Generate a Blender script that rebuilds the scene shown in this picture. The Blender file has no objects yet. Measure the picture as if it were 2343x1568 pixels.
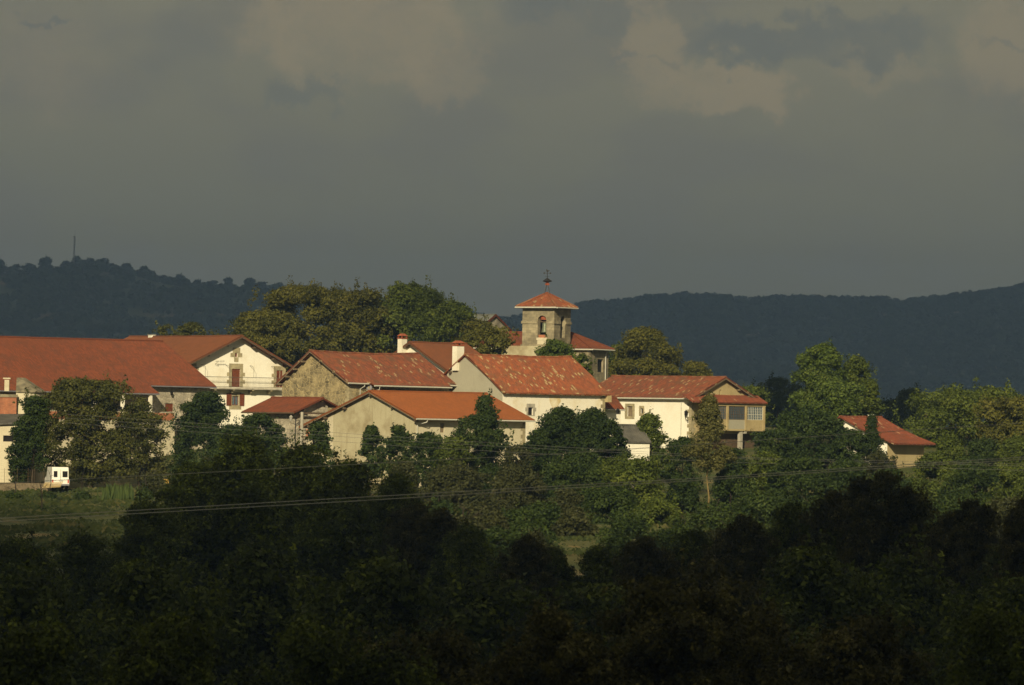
import bpy, math, random
import numpy as np
from mathutils import Vector, Matrix, noise as mnoise

S = bpy.context.scene
COL = S.collection
R = math.radians

# ------------------------------------------------------------------ camera
W0, H0 = 2342.0, 1568.0                  # photo measured in these pixels
FOV = R(10.5)
K = 2 * math.tan(FOV / 2) / W0           # metres per pixel at one metre
ROLL, EYE_ROW = R(1.0), 950.0
PITCH = math.atan((EYE_ROW - H0 / 2) * K)
cam_d = bpy.data.cameras.new('camera')
cam = bpy.data.objects.new('camera', cam_d); COL.objects.link(cam); S.camera = cam
cam_d.sensor_width = 36.0
cam_d.lens = 18.0 / math.tan(FOV / 2)
cam_d.clip_start, cam_d.clip_end = 1.0, 60000.0
cam.matrix_world = Matrix.Rotation(math.pi / 2 + PITCH, 4, 'X') @ Matrix.Rotation(ROLL, 4, 'Z')
cam_d.dof.use_dof = True
cam_d.dof.focus_distance = 620.0
cam_d.dof.aperture_fstop = 3.6

# ------------------------------------------------------------------ light, sky, exposure
SUN_EL, SUN_AZ = R(25.0), R(-9.0)       # azimuth: left of straight behind the camera
sun_dir = Vector((math.sin(SUN_AZ) * math.cos(SUN_EL), -math.cos(SUN_AZ) * math.cos(SUN_EL), math.sin(SUN_EL)))
sd = bpy.data.lights.new('sun', 'SUN'); sun = bpy.data.objects.new('sun', sd); COL.objects.link(sun)
sd.energy, sd.angle, sd.color = 4.8, R(0.5), (1.0, 0.85, 0.56)
sun.rotation_euler = sun_dir.to_track_quat('Z', 'Y').to_euler()
sun.location = (0, -50, 60)

S.view_settings.view_transform = 'Standard'; S.view_settings.look = 'None'
S.view_settings.gamma = 1.0; S.view_settings.exposure = 0.3
S.render.engine = 'CYCLES'
cy = S.cycles
cy.max_bounces = 6; cy.diffuse_bounces = 3; cy.glossy_bounces = 2; cy.transmission_bounces = 3
cy.volume_bounces = 1; cy.transparent_max_bounces = 6
cy.use_denoising = True
cy.use_adaptive_sampling = True
cy.sample_clamp_indirect = 3.0


def lin(c):
    c = c / 255.0
    return c / 12.92 if c <= 0.04045 else ((c + 0.055) / 1.055) ** 2.4


def rgb(r, g, b): return (lin(r), lin(g), lin(b), 1.0)


def P(x, y, D):
    """photo pixel (x, y) -> world point at distance Y = D"""
    dx, dy = x - W0 / 2, y - H0 / 2
    c, s = math.cos(ROLL), math.sin(ROLL)
    dx, dy = dx * c + dy * s, -dx * s + dy * c
    X, Z = dx * K, -dy * K
    cp, sp = math.cos(PITCH), math.sin(PITCH)
    vy = cp - Z * sp
    vz = sp + Z * cp
    return Vector((X / vy * D, D, vz / vy * D))


class NT:
    def __init__(s, nt):
        s.nt = nt; nt.nodes.clear()
    def n(s, t, **kw):
        nd = s.nt.nodes.new(t)
        for k, v in kw.items():
            if k == 'inp':
                for a, b in v.items():
                    nd.inputs[a].default_value = b
            else:
                setattr(nd, k, v)
        return nd
    def l(s, a, b): s.nt.links.new(a, b)
    def math(s, op, a, b=None, clamp=False):
        nd = s.n('ShaderNodeMath', operation=op, use_clamp=clamp)
        for i, q in enumerate((a, b)):
            if q is None: continue
            if isinstance(q, (int, float)): nd.inputs[i].default_value = q
            else: s.l(q, nd.inputs[i])
        return nd.outputs[0]
    def mix(s, f, a, b, blend='MIX'):
        nd = s.n('ShaderNodeMix', data_type='RGBA', blend_type=blend)
        for i, q in ((0, f), (6, a), (7, b)):
            if isinstance(q, (int, float, tuple)): nd.inputs[i].default_value = q
            else: s.l(q, nd.inputs[i])
        return nd.outputs[2]
    def rng(s, v, a, b, c=0.0, d=1.0, smooth=True):
        nd = s.n('ShaderNodeMapRange', interpolation_type='SMOOTHSTEP' if smooth else 'LINEAR')
        s.l(v, nd.inputs[0])
        for i, q in enumerate((a, b, c, d)): nd.inputs[i + 1].default_value = q
        return nd.outputs[0]
    def noise(s, vec, scale, detail=4, rough=.55, out=0):
        nd = s.n('ShaderNodeTexNoise'); nd.inputs['Scale'].default_value = scale
        nd.inputs['Detail'].default_value = detail; nd.inputs['Roughness'].default_value = rough
        s.l(vec, nd.inputs['Vector']); return nd.outputs[out]
    def vmul(s, vec, t):
        nd = s.n('ShaderNodeVectorMath', operation='MULTIPLY'); s.l(vec, nd.inputs[0]); nd.inputs[1].default_value = t
        return nd.outputs[0]


world = bpy.data.worlds.new("World"); S.world = world; world.use_nodes = True
w = NT(world.node_tree)
geo = w.n('ShaderNodeTexCoord'); D_ = geo.outputs['Generated']
wn = w.noise(D_, 120.0, 10, .66, 1)
wv = w.n('ShaderNodeVectorMath', operation='SUBTRACT'); w.l(wn, wv.inputs[0]); wv.inputs[1].default_value = (.5, .5, .5)
ws = w.n('ShaderNodeVectorMath', operation='SCALE'); w.l(wv.outputs[0], ws.inputs[0]); ws.inputs[3].default_value = 0.022
wa = w.n('ShaderNodeVectorMath', operation='ADD'); w.l(D_, wa.inputs[0]); w.l(ws.outputs[0], wa.inputs[1])
DW = wa.outputs[0]
sep = w.n('ShaderNodeSeparateXYZ'); w.l(D_, sep.inputs[0])
SKY_LOW, SKY_MID, SKY_TOP = rgb(113, 110, 92), rgb(123, 121, 103), rgb(132, 128, 108)
sky = w.mix(w.rng(sep.outputs[2], 0.012, 0.040), SKY_LOW, SKY_MID)
sky = w.mix(w.rng(sep.outputs[2], 0.035, 0.075), sky, SKY_TOP)
sky = w.mix(w.rng(w.noise(w.vmul(D_, (1, 1, 2.2)), 26.0, 5), .42, .62, 0, .55), sky, rgb(117, 115, 105))
WARM, COOL = rgb(150, 138, 112), rgb(108, 111, 105)
BLOBS = [  # x, y, rx, ry, edge, strength, colour
    (90, 150, 230, 170, .9, .35, WARM), (820, 60, 300, 150, .30, .75, WARM), (1010, 170, 120, 90, .4, .55, WARM),
    (1620, 205, 200, 75, .28, .8, WARM), (1490, 90, 85, 110, .35, .7, WARM), (2310, 110, 130, 170, .5, .6, WARM),
    (1990, 160, 170, 40, .6, .35, WARM),
    (1850, 85, 340, 75, .35, .7, COOL), (1290, 15, 230, 60, .6, .6, COOL), (115, 62, 60, 14, .6, .8, COOL),
    (1435, 122, 36, 18, .6, .5, COOL), (1510, 140, 40, 14, .6, .35, COOL), (700, 215, 120, 42, .4, .5, COOL),
    (420, 130, 130, 130, .7, .35, COOL), (2300, 98, 70, 18, .7, .4, COOL)]
puff = w.rng(w.noise(w.vmul(DW, (1, 1, 1.4)), 60.0, 8, .62), .33, .62, .45, 1.1)
for x, y, rx, ry, edge, st, colr in BLOBS:
    c = P(x, y, 1.0).normalized()
    sb = w.n('ShaderNodeVectorMath', operation='SUBTRACT'); w.l(DW, sb.inputs[0]); sb.inputs[1].default_value = c
    ml = w.vmul(sb.outputs[0], (1 / (rx * K), 0, 1 / (ry * K)))
    ln = w.n('ShaderNodeVectorMath', operation='LENGTH'); w.l(ml, ln.inputs[0])
    sky = w.mix(w.math('MULTIPLY', w.rng(ln.outputs[1], 1.05, .95 - edge * 1.0, 0, st), puff), sky, colr)
# behind the viewer the storm cloud breaks up and clear sky shows
cover = w.rng(w.noise(D_, 1.6, 5), .34, .5, .55, 1.0)
cover = w.math('MAXIMUM', cover, w.rng(sep.outputs[1], .2, .7))
nish = w.n('ShaderNodeTexSky', sky_type='NISHITA', sun_disc=False, sun_elevation=SUN_EL, sun_rotation=math.pi + SUN_AZ * -1, dust_density=2.0)
bg1 = w.n('ShaderNodeBackground'); w.l(nish.outputs[0], bg1.inputs[0]); bg1.inputs[1].default_value = 0.05
bg2 = w.n('ShaderNodeBackground'); w.l(sky, bg2.inputs[0]); bg2.inputs[1].default_value = 0.80
mx = w.n('ShaderNodeMixShader'); w.l(cover, mx.inputs[0]); w.l(bg1.outputs[0], mx.inputs[1]); w.l(bg2.outputs[0], mx.inputs[2])
wo = w.n('ShaderNodeOutputWorld'); w.l(mx.outputs[0], wo.inputs[0])

# ------------------------------------------------------------------ materials
MATS = {}


def newmat(name):
    m = bpy.data.materials.new(name); m.use_nodes = True
    t = NT(m.node_tree)
    bs = t.n('ShaderNodeBsdfPrincipled'); out = t.n('ShaderNodeOutputMaterial')
    t.l(bs.outputs[0], out.inputs[0])
    bs.inputs['Roughness'].default_value = .85
    bs.inputs['Specular IOR Level'].default_value = .25
    MATS[name] = m
    return m, t, bs, out


def bump(t, bs, h, strength, dist):
    b = t.n('ShaderNodeBump'); b.inputs['Strength'].default_value = strength; b.inputs['Distance'].default_value = dist
    t.l(h, b.inputs['Height']); t.l(b.outputs[0], bs.inputs['Normal'])


def plain(name, c, rough=.8, metal=0.0, vary=.25, scale=3.0):
    m, t, bs, _ = newmat(name)
    tc = t.n('ShaderNodeTexCoord').outputs['Object']
    n = t.noise(tc, scale, 5)
    dark = tuple(q * (1 - vary) for q in c[:3]) + (1,)
    t.l(t.mix(t.rng(n, .3, .7), dark, c), bs.inputs['Base Color'])
    bs.inputs['Roughness'].default_value = rough; bs.inputs['Metallic'].default_value = metal
    return m


def plaster(name, c, stain, amt=.5, scale=.35, bumpy=.3):
    """limewashed plaster: blotches, rain streaks from above, worn patches"""
    m, t, bs, _ = newmat(name)
    tc = t.n('ShaderNodeTexCoord').outputs['Object']
    a = t.rng(t.noise(tc, scale, 6, .6), .45, .72, 0, amt)
    b = t.rng(t.noise(t.vmul(tc, (2.2, 2.2, .25)), 1.2, 5), .5, .8, 0, amt * .7)
    f = t.math('MAXIMUM', a, b)
    g = t.rng(t.noise(tc, 9, 5, .7), .3, .75, .86, 1.05)
    col = t.mix(f, c, stain)
    col = t.mix(1.0, col, g, 'MULTIPLY')
    t.l(col, bs.inputs['Base Color'])
    bump(t, bs, t.noise(tc, 6, 6, .65), bumpy, .05)
    return m


def stone(name, c1, c2, mortar, scale=2.6, amt=.7, flat=1.6):
    """coursed rubble: irregular stones in mortar"""
    m, t, bs, _ = newmat(name)
    tc = t.n('ShaderNodeTexCoord').outputs['Object']
    v = t.vmul(tc, (1, 1, flat))
    vo = t.n('ShaderNodeTexVoronoi'); vo.inputs['Scale'].default_value = scale; t.l(v, vo.inputs['Vector'])
    ed = t.n('ShaderNodeTexVoronoi', feature='DISTANCE_TO_EDGE'); ed.inputs['Scale'].default_value = scale; t.l(v, ed.inputs['Vector'])
    sp = t.n('ShaderNodeSeparateXYZ'); t.l(vo.outputs['Color'], sp.inputs[0])
    col = t.mix(sp.outputs[0], c1, c2)
    big = t.rng(t.noise(tc, .33, 6, .65), .42, .66)
    col = t.mix(big, col, t.mix(.75, col, mortar))
    col = t.mix(1.0, col, t.rng(t.noise(tc, .9, 3, .5), .3, .7, .7, 1.2), 'MULTIPLY')
    e = t.rng(ed.outputs[0], .02, .10)
    col = t.mix(t.math('MULTIPLY', t.math('SUBTRACT', 1.0, e), amt), col, mortar)
    col = t.mix(1.0, col, t.rng(t.noise(tc, 4, 6, .7), .25, .75, .7, 1.15), 'MULTIPLY')
    t.l(col, bs.inputs['Base Color'])
    bump(t, bs, e, .6, .06)
    return m


def rooftile(name, c1, c2, c3, lichen=None, lamt=.0, dirt=.35):
    """roman tiles: every tile its own tone, lichen tiles, dirt blotches; uv in metres"""
    m, t, bs, _ = newmat(name)
    uv = t.n('ShaderNodeUVMap').outputs[0]
    sp = t.n('ShaderNodeSeparateXYZ'); t.l(uv, sp.inputs[0])
    fu = t.math('FLOOR', t.math('MULTIPLY', sp.outputs[0], 1 / .26))
    fv = t.math('FLOOR', t.math('MULTIPLY', sp.outputs[1], 1 / .40))
    cb = t.n('ShaderNodeCombineXYZ'); t.l(fu, cb.inputs[0]); t.l(fv, cb.inputs[1])
    wn_ = t.n('ShaderNodeTexWhiteNoise', noise_dimensions='2D'); t.l(cb.outputs[0], wn_.inputs['Vector'])
    col = t.mix(t.rng(wn_.outputs[0], 0, 1, 0, 1, False), c1, c2)
    blot = t.noise(uv, .55, 6, .65)
    col = t.mix(t.rng(blot, .45, .68, 0, dirt), col, c3)
    blot2 = t.noise(t.vmul(uv, (1.6, .35, 1)), 1.1, 5, .6)
    col = t.mix(t.rng(blot2, .5, .75, 0, dirt * .8), col, c3)
    if lichen:
        # lichen follows runs of tiles down the slope
        fv2 = t.math('FLOOR', t.math('MULTIPLY', sp.outputs[1], 1 / .5))
        cb2 = t.n('ShaderNodeCombineXYZ'); t.l(fu, cb2.inputs[0]); t.l(fv2, cb2.inputs[1])
        w2 = t.n('ShaderNodeTexWhiteNoise', noise_dimensions='2D'); t.l(cb2.outputs[0], w2.inputs['Vector'])
        area = t.rng(t.noise(uv, .42, 3), .36, .62, .25, 1.0)
        th = t.math('SUBTRACT', 1.0, t.math('MULTIPLY', area, lamt))
        lf = t.math('GREATER_THAN', w2.outputs[0], th)
        lf = t.math('MULTIPLY', lf, t.rng(t.noise(uv, 5, 4), .35, .55, .1, .85))
        col = t.mix(lf, col, lichen)
    col = t.mix(1.0, col, t.rng(t.noise(uv, 12, 3), .3, .7, .82, 1.1), 'MULTIPLY')
    t.l(col, bs.inputs['Base Color'])
    row = t.math('FRACT', t.math('MULTIPLY', sp.outputs[1], 1 / .40))
    bump(t, bs, row, .5, .04)
    bs.inputs['Roughness'].default_value = .8
    return m


def brickmat(name, c1, c2, mortar, bw, bh, ms=.02, vary=.5):
    m, t, bs, _ = newmat(name)
    uv = t.n('ShaderNodeUVMap').outputs[0]
    br = t.n('ShaderNodeTexBrick'); t.l(uv, br.inputs['Vector'])
    br.inputs['Scale'].default_value = 1.0
    br.inputs['Color1'].default_value = c1; br.inputs['Color2'].default_value = c2; br.inputs['Mortar'].default_value = mortar
    br.inputs['Brick Width'].default_value = bw; br.inputs['Row Height'].default_value = bh
    br.inputs['Mortar Size'].default_value = ms; br.inputs['Bias'].default_value = 0
    tc = t.n('ShaderNodeTexCoord').outputs['Object']
    n = t.rng(t.noise(tc, .7, 7, .7), .25, .75, 1 - vary, 1.2)
    col = t.mix(1.0, br.outputs[0], n, 'MULTIPLY')
    n2 = t.rng(t.noise(t.vmul(tc, (1, 1, .4)), 1.6, 5), .5, .75, 0, .5)
    col = t.mix(n2, col, tuple(q * .45 for q in c1[:3]) + (1,))
    t.l(col, bs.inputs['Base Color'])
    bump(t, bs, br.outputs[1], -.4, .03)
    return m


def leafmat(name, c1, c2, c3=None, trans=.25):
    m, t, bs, out = newmat(name)
    at = t.n('ShaderNodeAttribute', attribute_name='tint', attribute_type='GEOMETRY')
    f = at.outputs['Fac']
    c1, c2 = [tuple(q * .80 for q in c[:3]) + (1,) for c in (c1, c2)]
    if c3: c3 = tuple(q * .85 for q in c3[:3]) + (1,)
    col = t.mix(t.rng(f, .0, .6), c1, c2)
    if c3: col = t.mix(t.rng(f, .62, 1.0), col, c3)
    t.l(col, bs.inputs['Base Color'])
    bs.inputs['Roughness'].default_value = .65; bs.inputs['Specular IOR Level'].default_value = .15
    tr = t.n('ShaderNodeBsdfTranslucent'); t.l(col, tr.inputs[0])
    ms = t.n('ShaderNodeMixShader', inp={0: trans}); t.l(bs.outputs[0], ms.inputs[1]); t.l(tr.outputs[0], ms.inputs[2])
    t.l(ms.outputs[0], out.inputs[0])
    return m


def A(r, g, b): return (r, g, b, 1.0)


white = plaster('white_plaster', A(.80, .77, .66), A(.60, .52, .35), .5)
white2 = plaster('aged_white_plaster', A(.80, .76, .64), A(.58, .45, .20), .75, .30)
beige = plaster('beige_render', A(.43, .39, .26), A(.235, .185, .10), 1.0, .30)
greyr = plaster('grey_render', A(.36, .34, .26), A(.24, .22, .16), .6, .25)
cream = plaster('cream_render', A(.55, .50, .36), A(.34, .29, .18), .7, .3)
ochre = plaster('ochre_render', A(.42, .34, .18), A(.27, .20, .10), .6, .5)
rubble = stone('rubble_stone', A(.27, .225, .13), A(.12, .10, .06), A(.42, .34, .18), 1.7)
palestone = stone('pale_stone', A(.42, .38, .29), A(.30, .26, .19), A(.50, .45, .35), 1.8, .5)
ashlar = brickmat('ashlar', A(.32, .275, .175), A(.22, .19, .125), A(.17, .15, .10), .62, .32, .012)
quoin = plain('quoin_stone', A(.36, .31, .19), .9, 0, .35, 2.5)
redbrick = brickmat('red_brick', A(.42, .13, .055), A(.30, .09, .04), A(.30, .20, .13), .24, .085, .012, .4)
tile_old = rooftile('old_lichen_tile', A(.205, .060, .026), A(.120, .040, .022), A(.095, .055, .030), A(.30, .22, .12), .075, .75)
tile_old2 = rooftile('old_orange_tile', A(.27, .078, .030), A(.165, .052, .024), A(.125, .065, .032), A(.36, .28, .14), .11, .7)
tile_new = rooftile('new_orange_tile', A(.245, .077, .021), A(.205, .064, .019), A(.16, .056, .020), None, 0, .35)
tile_red = rooftile('red_tile', A(.170, .047, .019), A(.118, .035, .016), A(.092, .034, .018), None, 0, .75)
tile_brown = rooftile('brown_tile', A(.155, .053, .021), A(.125, .044, .018), A(.10, .040, .020), None, 0, .5)
tile_right = rooftile('weathered_red_tile', A(.190, .050, .024), A(.125, .037, .019), A(.105, .045, .026), A(.30, .20, .11), .03, .6)
greyroof = plain('grey_roof_sheet', A(.26, .27, .24), .7, 0, .3, 1.2)
darkroof = plain('dark_roof_sheet', A(.10, .095, .08), .8, 0, .4, 1.0)
mossroof = plain('mossy_cement', A(.24, .21, .14), .9, 0, .55, 1.5)
timber = plain('old_timber', A(.11, .075, .045), .85, 0, .4, 4)
timber_p = plain('pale_timber', A(.21, .16, .10), .85, 0, .4, 4)
redwood = plain('red_brown_paint', A(.15, .042, .017), .6, 0, .3, 5)
greenp = plain('dark_green_paint', A(.02, .05, .035), .6, 0, .3, 5)
zinc = plain('pale_gutter', A(.50, .49, .42), .5, 0, .15, 4)
concrete = plain('concrete', A(.40, .37, .30), .9, 0, .3, 2)
iron = plain('wrought_iron', A(.03, .028, .026), .5, .6, .2, 8)
rail = plain('grey_railing', A(.10, .095, .08), .6, .2, .2, 6)
dark = plain('dark_interior', A(.012, .011, .010), .9, 0, .2, 2)
steel = plain('galvanised', A(.23, .23, .26), .5, .3, .2, 1)
cable_m = plain('cable_sheath', A(.34, .34, .31), .7, 0, .1, 3)
cable_d = plain('dark_cable_sheath', A(.10, .10, .095), .7, 0, .1, 3)
bronze = plain('weathered_bronze', A(.17, .19, .12), .5, .4, .4, 6)
orange = plain('orange_fired_clay', A(.30, .085, .04), .8, 0, .3, 6)
vanpaint = plain('white_van_paint', A(.78, .77, .70), .35, 0, .08, 2)
rubber = plain('rubber', A(.02, .02, .02), .8, 0, .2, 4)
redlens = plain('red_lens', A(.45, .03, .02), .3, 0, .1, 4)
plate_m = plain('plate_white', A(.6, .6, .55), .5, 0, .1, 4)
bark = plain('bark', A(.085, .065, .04), .95, 0, .5, 5)
greybark = plain('grey_bark', A(.17, .135, .085), .95, 0, .5, 5)
darkbark = plain('dark_bark', A(.045, .036, .024), .95, 0, .5, 5)
palebark = plain('pale_bark', A(.20, .15, .06), .95, 0, .4, 5)
mg, tg, bg_, _o = newmat('window_glass')
bg_.inputs['Base Color'].default_value = A(.055, .09, .12); bg_.inputs['Roughness'].default_value = .12
bg_.inputs['Specular IOR Level'].default_value = .8
glass = mg

L_olive = leafmat('olive_leaves', A(.062, .066, .012), A(.135, .132, .024), A(.185, .165, .034))
L_green = leafmat('green_leaves', A(.048, .068, .011), A(.105, .138, .022), A(.160, .180, .032))
L_bright = leafmat('bright_leaves', A(.045, .072, .012), A(.105, .150, .026), A(.17, .20, .042))
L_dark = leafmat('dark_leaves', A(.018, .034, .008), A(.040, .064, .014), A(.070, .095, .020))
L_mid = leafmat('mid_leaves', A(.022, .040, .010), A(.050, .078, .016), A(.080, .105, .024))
L_brown = leafmat('brownish_leaves', A(.032, .038, .013), A(.064, .070, .023), A(.105, .104, .042))
L_sparse = leafmat('dull_walnut_leaves', A(.044, .052, .012), A(.095, .100, .022), A(.150, .140, .040))
L_pale = leafmat('pale_conifer_leaves', A(.07, .075, .022), A(.15, .145, .045), A(.21, .19, .07))
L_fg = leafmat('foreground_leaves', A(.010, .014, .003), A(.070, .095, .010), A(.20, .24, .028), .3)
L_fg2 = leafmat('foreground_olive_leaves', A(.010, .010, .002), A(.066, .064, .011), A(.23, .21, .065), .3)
L_shade = leafmat('distant_leaves', A(.022, .036, .012), A(.045, .065, .020), None)
L_grass = leafmat('grass_blades', A(.022, .034, .009), A(.055, .072, .018), A(.12, .11, .04))
L_reed = leafmat('reed_blades', A(.035, .06, .014), A(.075, .11, .026), None)


# ------------------------------------------------------------------ mesh helpers
class MB:
    def __init__(s): s.v = []; s.f = []; s.uv = []
    def quad(s, a, b, c, d, uv=None):
        n = len(s.v); s.v += [Vector(a), Vector(b), Vector(c), Vector(d)]; s.f.append((n, n + 1, n + 2, n + 3)); s.uv.append(uv)
    def poly(s, pts, uv=None):
        n = len(s.v); s.v += [Vector(p) for p in pts]; s.f.append(tuple(range(n, n + len(pts)))); s.uv.append(uv)
    def box(s, o, ax, ay, az):
        """box from corner o with three edge vectors"""
        o, ax, ay, az = Vector(o), Vector(ax), Vector(ay), Vector(az)
        p = [o, o + ax, o + ax + ay, o + ay]; q = [k + az for k in p]
        s.quad(*p[::-1]); s.quad(*q)
        for i in range(4):
            j = (i + 1) % 4
            l_ = (p[j] - p[i]).length; h_ = az.length
            s.quad(p[i], p[j], q[j], q[i], ((0, 0), (l_, 0), (l_, h_), (0, h_)))
    def cbox(s, c, sx, sy, sz, rot=0.0):
        c = Vector(c); a = Vector((math.cos(rot), math.sin(rot), 0)); b = Vector((-a.y, a.x, 0)); u = Vector((0, 0, 1))
        s.box(c - a * sx / 2 - b * sy / 2 - u * sz / 2, a * sx, b * sy, u * sz)
    def tube(s, pts, rad, n=6, cap=True):
        pts = [Vector(p) for p in pts]
        if isinstance(rad, (int, float)): rad = [rad] * len(pts)
        base = len(s.v); prev = None
        for i, p in enumerate(pts):
            d = (pts[min(i + 1, len(pts) - 1)] - pts[max(i - 1, 0)]).normalized()
            if prev is None:
                a = d.orthogonal().normalized()
            else:
                a = (prev - d * prev.dot(d)).normalized()
            prev = a; b = d.cross(a)
            for k in range(n):
                t = 2 * math.pi * k / n
                s.v.append(p + (a * math.cos(t) + b * math.sin(t)) * rad[i])
        for i in range(len(pts) - 1):
            for k in range(n):
                k2 = (k + 1) % n
                s.f.append((base + i * n + k, base + i * n + k2, base + (i + 1) * n + k2, base + (i + 1) * n + k)); s.uv.append(None)
        if cap:
            s.f.append(tuple(base + k for k in range(n))[::-1]); s.uv.append(None)
            e = base + (len(pts) - 1) * n
            s.f.append(tuple(e + k for k in range(n))); s.uv.append(None)
    def lathe(s, c, prof, n=16):
        c = Vector(c); base = len(s.v)
        for r, z in prof:
            for k in range(n):
                t = 2 * math.pi * k / n
                s.v.append(c + Vector((r * math.cos(t), r * math.sin(t), z)))
        for i in range(len(prof) - 1):
            for k in range(n):
                k2 = (k + 1) % n
                s.f.append((base + i * n + k, base + i * n + k2, base + (i + 1) * n + k2, base + (i + 1) * n + k)); s.uv.append(None)
    def build(s, name, mat, parent=None, smooth=False):
        org = Vector((0, 0, 0))
        if parent is not None:
            org = world_loc(parent)
            loc = Vector((0, 0, 0))
        else:
            zs = [v.z for v in s.v]
            org = Vector((sum(v.x for v in s.v) / len(s.v), sum(v.y for v in s.v) / len(s.v), min(zs))); loc = org
        me = bpy.data.meshes.new(name)
        me.from_pydata([tuple(v - org) for v in s.v], [], s.f)
        if any(u for u in s.uv):
            ul = me.uv_layers.new(name='UVMap')
            for p, u in zip(me.polygons, s.uv):
                if u:
                    for li, q in zip(p.loop_indices, u): ul.data[li].uv = q
        if smooth: me.polygons.foreach_set('use_smooth', [True] * len(me.polygons))
        me.materials.append(mat)
        o = bpy.data.objects.new(name, me); COL.objects.link(o); o.location = loc
        if parent is not None: o.parent = parent
        return o


def world_loc(o):
    v = Vector(o.location)
    while o.parent: o = o.parent; v += Vector(o.location)
    return v


def tag(o, label=None, cat=None, group=None, kind=None):
    if label: o['label'] = label
    if cat: o['category'] = cat
    if group: o['group'] = group
    if kind: o['kind'] = kind
    return o


def thing(name, label, cat, loc, group=None):
    o = bpy.data.objects.new(name, None); COL.objects.link(o); o.location = loc; o.empty_display_size = .5
    return tag(o, label, cat, group)


# ------------------------------------------------------------------ terrain
GY = [-200, 0, 40, 100, 200, 300, 400, 440, 470, 540, 590, 615, 650, 690, 740, 790, 900, 1200, 2500, 12000]
GZ = [4, -1.9, -7, -14, -22, -24.5, -18.5, -14, -11.8, -9.3, -7.6, -6.0, -3.0, -1.2, -1.0, -3, -14, -45, -48, -50]


def ground(x, y):
    z = float(np.interp(y, GY, GZ))
    if 400 < y < 900:
        z -= 1.3 * max(0, min(1, (-20 - x) / 25)) * max(0, 1 - abs(y - 600) / 200)
    return z


def build_ground():
    ys = list(np.arange(-200, 1000, 6.0)) + list(np.arange(1000, 3000, 80)) + [3500, 4500, 6000, 9000, 14000]
    n = len(ys); m = 81
    vs = []
    for j, y in enumerate(ys):
        hw = 160 + max(y, 0) * .55
        for i in range(m):
            t = (i / (m - 1) - .5) * 2
            x = hw * (t * .35 + .65 * t ** 3)
            z = ground(x, y) + .35 * mnoise.noise(Vector((x / 14, y / 14, 0))) + .12 * mnoise.noise(Vector((x / 3, y / 3, 5)))
            vs.append((x, y, z))
    fs = [(j * m + i, j * m + i + 1, (j + 1) * m + i + 1, (j + 1) * m + i) for j in range(n - 1) for i in range(m - 1)]
    me = bpy.data.meshes.new('ground'); me.from_pydata(vs, [], fs)
    me.polygons.foreach_set('use_smooth', [True] * len(me.polygons))
    m_, t, bs, _ = newmat('meadow')
    tc = t.n('ShaderNodeTexCoord').outputs['Object']
    a = t.rng(t.noise(tc, .12, 6, .65), .35, .65)
    col = t.mix(a, A(.045, .065, .014), A(.105, .10, .03))
    col = t.mix(t.rng(t.noise(tc, .3, 6, .7), .54, .68, 0, .8), col, A(.24, .165, .075))
    t.l(col, bs.inputs['Base Color'])
    bump(t, bs, t.noise(tc, 1.3, 6, .7), 1.0, .4)
    me.materials.append(m_)
    o = bpy.data.objects.new('ground', me); COL.objects.link(o); tag(o, kind='structure')
    tag(o, 'grassy ground falling from the village into the valley')


build_ground()


# ------------------------------------------------------------------ foliage
def leaf_mesh(name, cen, nor, size, tint, mat, aspect=.6, rng=None, lift=None):
    N = len(cen)
    a = rng.normal(size=(N, 3)); a -= nor * np.sum(a * nor, 1, keepdims=True); a /= np.linalg.norm(a, axis=1, keepdims=True)
    if lift is not None:   # blades standing up
        a = lift
    b = np.cross(nor, a); b /= np.maximum(np.linalg.norm(b, axis=1, keepdims=True), 1e-6)
    s = size[:, None]
    fold = nor * s * .12
    v = np.empty((N, 4, 3))
    v[:, 0] = cen - a * s * .5; v[:, 1] = cen + b * s * .5 * aspect + fold
    v[:, 2] = cen + a * s * .5; v[:, 3] = cen - b * s * .5 * aspect + fold
    me = bpy.data.meshes.new(name)
    me.vertices.add(N * 4); me.vertices.foreach_set('co', v.reshape(-1).astype(np.float32))
    me.loops.add(N * 4); me.loops.foreach_set('vertex_index', np.arange(N * 4, dtype=np.int32))
    me.polygons.add(N); me.polygons.foreach_set('loop_start', np.arange(0, N * 4, 4, dtype=np.int32))
    me.update(calc_edges=True)
    at = me.attributes.new('tint', 'FLOAT', 'FACE'); at.data.foreach_set('value', np.clip(tint, 0, 1).astype(np.float32))
    me.materials.append(mat)
    return me


def env(shape, h):
    if shape == 'round': return math.sqrt(max(0, 1 - (2 * h - 1) ** 2)) ** .8
    if shape == 'dome': return (max(0, 1 - h ** 2.4)) ** .55 * min(1, .55 + h * 1.6)
    if shape == 'cone': return max(.05, (1 - h) ** .75) * min(1, .5 + h * 4)
    if shape == 'egg': return math.sqrt(max(0, 1 - (1.25 * h - .25) ** 2)) if h > .2 else .75 + h * 1.2
    if shape == 'column': return (max(0, 1 - h ** 4)) ** .5 * (.8 + .2 * math.sin(h * 9))
    return 1


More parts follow.
